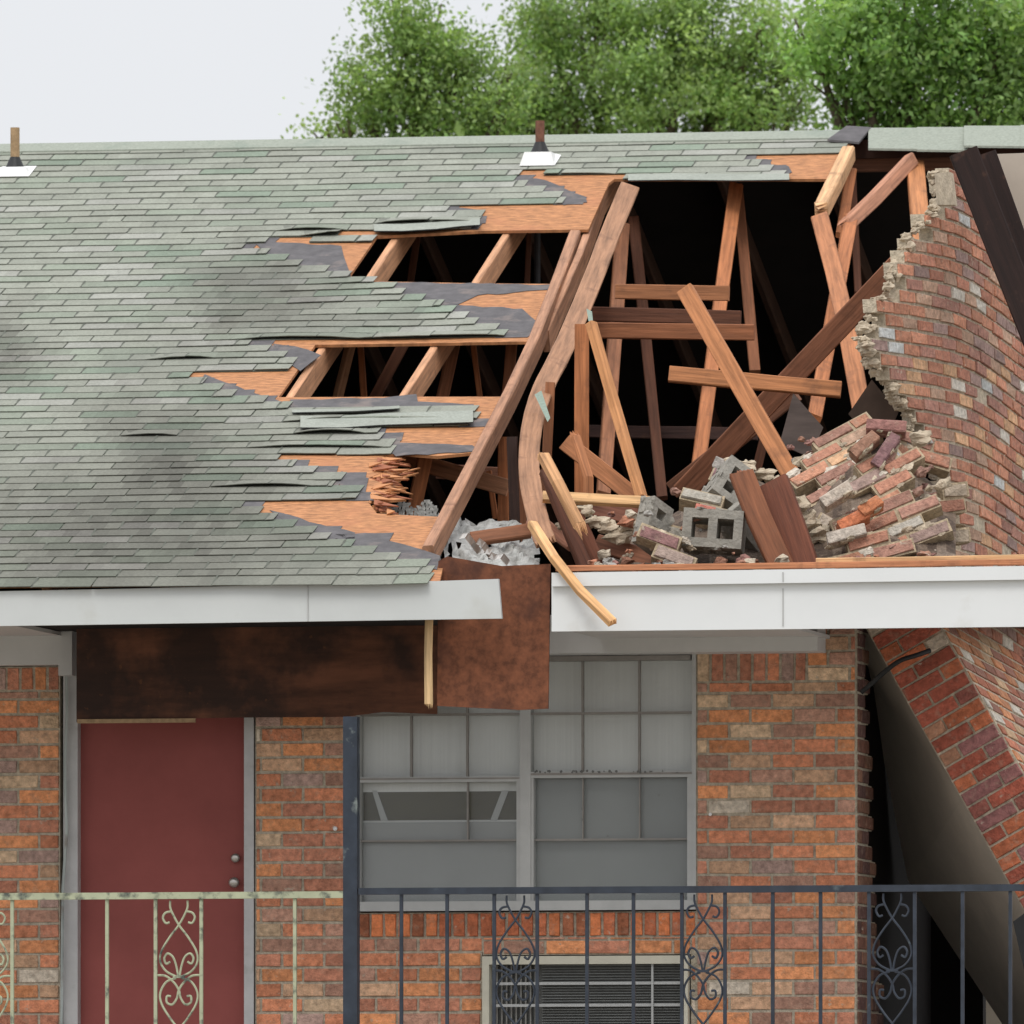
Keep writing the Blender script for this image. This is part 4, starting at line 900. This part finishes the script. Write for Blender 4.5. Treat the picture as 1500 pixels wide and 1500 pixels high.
for i in range(14):
    for k in range(6):
        a = [P(560 + 80 * (i + q) / 14 + rg.uniform(-2, 2), 738 + 26 * (k + r_) / 6 + 6 * math.sin(i), .3 - k * .05) for q, r_ in ((0, 0), (1, 0), (1, 1), (0, 1))]; mb.face(a)
tag(mb.build('crumpled_insulation', M['foil'], smooth=True), 'small pale insulation roll seen through the splintered hole', 'insulation')
# dark ripped metal scraps among insulation
for k, (x, y, lb) in enumerate([(690, 800, 'twisted grey flashing strip at the left of the foil insulation'), (715, 812, 'twisted bright flashing strip behind the hanging plywood')]):
    mb = MB(); r3 = random.Random(k); pts = [(x + q * 9 * (1 if k != 3 else .2), y + 6 * math.sin(q * 1.7 + k) + (q * 6 if k < 2 else q * 2)) for q in range(-2, 4)]
    for (a, b), (c, d) in zip(pts, pts[1:]):
        f = [P(a, b, -1.15), P(c, d, -1.12), P(c + 5, d - 8, -1.05), P(a + 5, b - 8, -1.1)]; mb.face(f); mb.face([p + Vector((0, .004, 0)) for p in reversed(f)])
    tag(mb.build('bent_flashing', M['metal']), lb, 'flashing', 'bent metal scraps')

# ------------------------------------------------------------------ railings
YRL = -1.42; zfl = ZW
def scroll(mb, X, ztop, zbot, r=.006):
    k = 1 / 291.
    H = ztop - zbot; n = 2
    def pt(x, y): return Vector((X + x * k, YRL, ztop - y * k))
    for s in (1, -1):
        tube(mb, smooth_path([pt(-13 * s, 2), pt(-13 * s, 12), pt(-9 * s, 22), pt(0, 38), pt(14 * s, 56), pt(26 * s, 76), pt(28 * s, 92), pt(19 * s, 106), pt(4 * s, 114)]), r, 6)
        tube(mb, smooth_path([pt(-11 * s, 18), pt(-20 * s, 20), pt(-24 * s, 27), pt(-20 * s, 35), pt(-14 * s, 34)]), r, 6)
        tube(mb, smooth_path([pt(1 * s, 114), pt(4 * s, 98), pt(9 * s, 85), pt(17 * s, 80), pt(22 * s, 87), pt(19 * s, 95), pt(13 * s, 92)]), r, 6)
        tube(mb, smooth_path([pt(-33 * s, 112), pt(-20 * s, 113), pt(-8 * s, 122), pt(0, 134), pt(3 * s, 146), pt(10 * s, 155), pt(18 * s, 152), pt(18 * s, 143), pt(12 * s, 143)]), r, 6)
        tube(mb, smooth_path([pt(4 * s, 116), pt(19 * s, 122), pt(28 * s, 138), pt(26 * s, 154), pt(14 * s, 174), pt(0, 192), pt(-10 * s, 206), pt(-20 * s, 212), pt(-13 * s, 222), pt(-13 * s, H / k - 2)]), r, 6)
    mb.box(X - .03, X + .03, YRL - .006, YRL + .006, ztop - 116 * k, ztop - 112 * k)
def railing(name, label, x0, x1, y_rail, m, bals, scrolls, endposts=()):
    xa, xb = P(x0, y_rail, YRL).x, P(x1, y_rail, YRL).x; zt_ = P((max(x0, 0) + min(x1, 1500)) / 2, y_rail, YRL).z
    o = empty(name, Vector((xa, YRL, ZW)), label, 'railing', 'iron railings along the walkway')
    mb = MB(); mb.box(xa, xb, YRL - .018, YRL + .018, zt_ - .017, zt_ + .017); mb.build('top_rail', M[m], o)
    mb = MB(); mb.box(xa, xb, YRL - .014, YRL + .014, ZW + .07, ZW + .10); mb.build('bottom_rail', M[m], o)
    for x in bals:
        X = P(x, 1400, YRL).x; mb = MB(); mb.box(X - .0085, X + .0085, YRL - .0085, YRL + .0085, ZW + .1005, zt_ - .0175); mb.build('baluster', M[m], o)
    for x in scrolls:
        X = P(x, 1400, YRL).x; mb = MB(); scroll(mb, X, zt_ - .018, ZW + .1); mb.build('scroll_panel', M[m], o)
railing('iron_railing', 'cream railing with peeling paint and scrollwork in front of the red door', -420, 504, 1312, 'ironcream', [-330, -265, -190, -120, -50, 18, 157, 228, 295, 366 + 66, ], [-16, 262])
railing('iron_railing', 'dark blue iron railing with scrollwork in front of the window and brick pier', 526, 1900, 1303, 'iron', [588, 655, 724, 787, 860, 928, 999, 1062, 1132, 1202, 1273, 1340, 1410, 1480, 1550, 1617, 1690, 1760], [755, 1030, 1307, 1583])

# ------------------------------------------------------------------ trees behind the roof
def tree(label, px, Y, lumps, n_clu, lsz, seed, hue=(1, 1, 1), dens=1.0, limbs=()):
    rg = np.random.default_rng(seed); base = P(px, 1000, Y); base.z = 0
    o = empty('leafy_tree', base, label, 'tree', 'trees behind the roof')
    scale = FPX / (DIST + Y)                        # px per metre
    C, V4 = [], []
    cen = []; big = []; tn = []
    tot = sum(r * r for _, _, r in lumps)
    for (x, y, r) in lumps:
        c0 = np.array(P(x, y, Y)); n = int(n_clu * r * r / tot) + 1; Rm = r / scale
        ns = max(4, int(r / 5.5)); far = y > 240
        d = rg.normal(size=(ns, 3)); d /= np.linalg.norm(d, axis=1)[:, None]
        sub = c0 + d * (Rm * rg.uniform(.2, 1.3, ns))[:, None] * np.array([1, 1.6, 1]); sr = Rm * rg.uniform(.10, .30, ns)
        w_ = sr ** 2 / (sr ** 2).sum(); k = rg.choice(ns, n, p=w_)
        e_ = rg.normal(size=(n, 3)); e_ /= np.linalg.norm(e_, axis=1)[:, None]
        cc = sub[k] + e_ * (sr[k] * rg.uniform(.1, 1.15, n) ** .5)[:, None] * np.array([1, 1.2, .8]); cen.append(cc); big.append(np.full(n, far)); tn.append(rg.uniform(.68, 1.32, ns)[k])
    cen = np.concatenate(cen); bg_ = np.concatenate(big); nc = len(cen)
    per = 34
    ci = np.repeat(np.arange(nc), per); nl = len(ci)
    sp_ = rg.normal(size=(nl, 3)) * np.array([.085, .085, .06]) * np.where(bg_[ci], 2.6, 1.0)[:, None]
    twig = rg.normal(size=(nc, 3)); twig /= np.linalg.norm(twig, axis=1)[:, None]
    sp_ += twig[ci] * rg.uniform(-.16, .16, nl)[:, None]
    p = cen[ci] + sp_
    a = rg.normal(size=(nl, 3)); a[:, 2] -= .3; a /= np.linalg.norm(a, axis=1)[:, None]
    b = rg.normal(size=(nl, 3)); b[:, 2] += .8; b -= a * (a * b).sum(1)[:, None]; b = np.cross(a, b / np.linalg.norm(b, axis=1)[:, None])
    s = lsz * rg.uniform(.7, 1.35, nl) * np.where(bg_[ci], 3.5, 1.0); a *= s[:, None]; b *= (s * .30)[:, None]
    v = np.stack([p - a * .5, p + b * .9 - a * .05, p + a * .5, p - b * .9 - a * .05], 1).reshape(-1, 3)
    v -= np.array(base)
    me = bpy.data.meshes.new('crown'); me.vertices.add(len(v)); me.vertices.foreach_set('co', v.astype(np.float32).ravel())
    me.loops.add(nl * 4); me.loops.foreach_set('vertex_index', np.arange(nl * 4, dtype=np.int32)); me.polygons.add(nl)
    me.polygons.foreach_set('loop_start', np.arange(0, nl * 4, 4, dtype=np.int32)); me.polygons.foreach_set('loop_total', np.full(nl, 4, dtype=np.int32)); me.update()
    tone = rg.uniform(.70, 1.28, nc) * np.concatenate(tn); yel = rg.uniform(0, 1, nc)
    k = tone[ci] * rg.uniform(.8, 1.2, nl)
    col = np.stack([(.20 + .10 * yel[ci]) * k * hue[0], (.32 + .07 * yel[ci]) * k * hue[1], (.105 + .04 * yel[ci]) * k * hue[2], np.ones(nl)], 1)
    ca = me.color_attributes.new('col', 'FLOAT_COLOR', 'CORNER'); ca.data.foreach_set('color', np.repeat(col, 4, 0).astype(np.float32).ravel())
    me.materials.append(M['leaf']); co = bpy.data.objects.new('crown', me); COL.objects.link(co); co.parent = o
    mb = MB(); tp = P(px, 420, Y)
    off = Vector(base)
    tube(mb, [Vector((0, 0, 0)), Vector((.05, 0, 2.5)), tp - off], [.26, .2, .11], 12)
    rr_ = random.Random(seed)
    for (x, y, r) in lumps:
        e1 = P(x, y, Y) - off; m1 = (tp - off).lerp(e1, .5) + Vector((0, rr_.uniform(-.2, .2), -.15))
        tube(mb, smooth_path([tp - off - Vector((0, 0, .3)), m1, e1], 4), [.07, .06, .055, .05, .045, .035, .028, .02, .012], 7)
        for q in range(3):
            t_ = e1 + Vector((rr_.uniform(-1, 1), rr_.uniform(-.6, .6), rr_.uniform(-.3, 1))) * (r / scale * .8); tube(mb, [m1.lerp(e1, .7), t_], [.016, .006], 5)
    for pl, wd in limbs: tube(mb, [P(x, y, Y) - off for x, y in pl], [wd] * len(pl), 7)
    for i_, v_ in enumerate(mb.v): mb.v[i_] = (v_[0] + base.x, v_[1] + base.y, v_[2])
    mb.build('trunk', M['bark'], o)
tree('left tree of the row with a loose feathery crown against the white sky', 620, 20, [(620, 50, 62), (590, 15, 40), (660, 95, 62), (560, 120, 55), (600, 150, 70), (690, 145, 60), (540, 165, 40), (500, 188, 26), (470, 200, 16), (530, 108, 18), (640, 190, 80), (720, 190, 60), (735, 150, 40), (745, 110, 25), (620, 520, 190), (600, 800, 220)], 1700, .040, 5)
tree('middle tree of the row, tallest and broad, behind the rusty vent', 930, 23, [(850, 50, 75), (800, 20, 45), (880, 120, 90), (800, 130, 55), (760, 170, 45), (940, 40, 85), (1010, 20, 60), (1000, 120, 85), (950, 180, 80), (1070, 80, 70), (1110, 150, 65), (1050, 190, 60), (850, 190, 70), (1120, 30, 45), (1160, 90, 45), (1165, 170, 40), (720, 195, 50), (930, 620, 230), (930, 900, 250)], 3300, .041, 6, (1.0, 1.0, 1.0))
tree('right tree of the row with larger glossy leaves and a dark bare limb', 1330, 17, [(1260, 40, 75), (1230, 110, 60), (1190, 60, 40), (1330, 60, 95), (1300, 140, 80), (1380, 150, 75), (1400, 30, 75), (1450, 110, 70), (1250, 175, 35), (1480, 30, 55), (1500, 160, 60), (1350, 190, 50), (1440, 185, 60), (1560, 60, 90), (1330, 620, 230), (1330, 900, 250)], 2300, .050, 8, (.98, 1.06, 1.0), limbs=[([(1505, 140), (1480, 105), (1462, 80), (1445, 50)], .028), ([(1480, 105), (1455, 30), (1440, 0)], .018)])
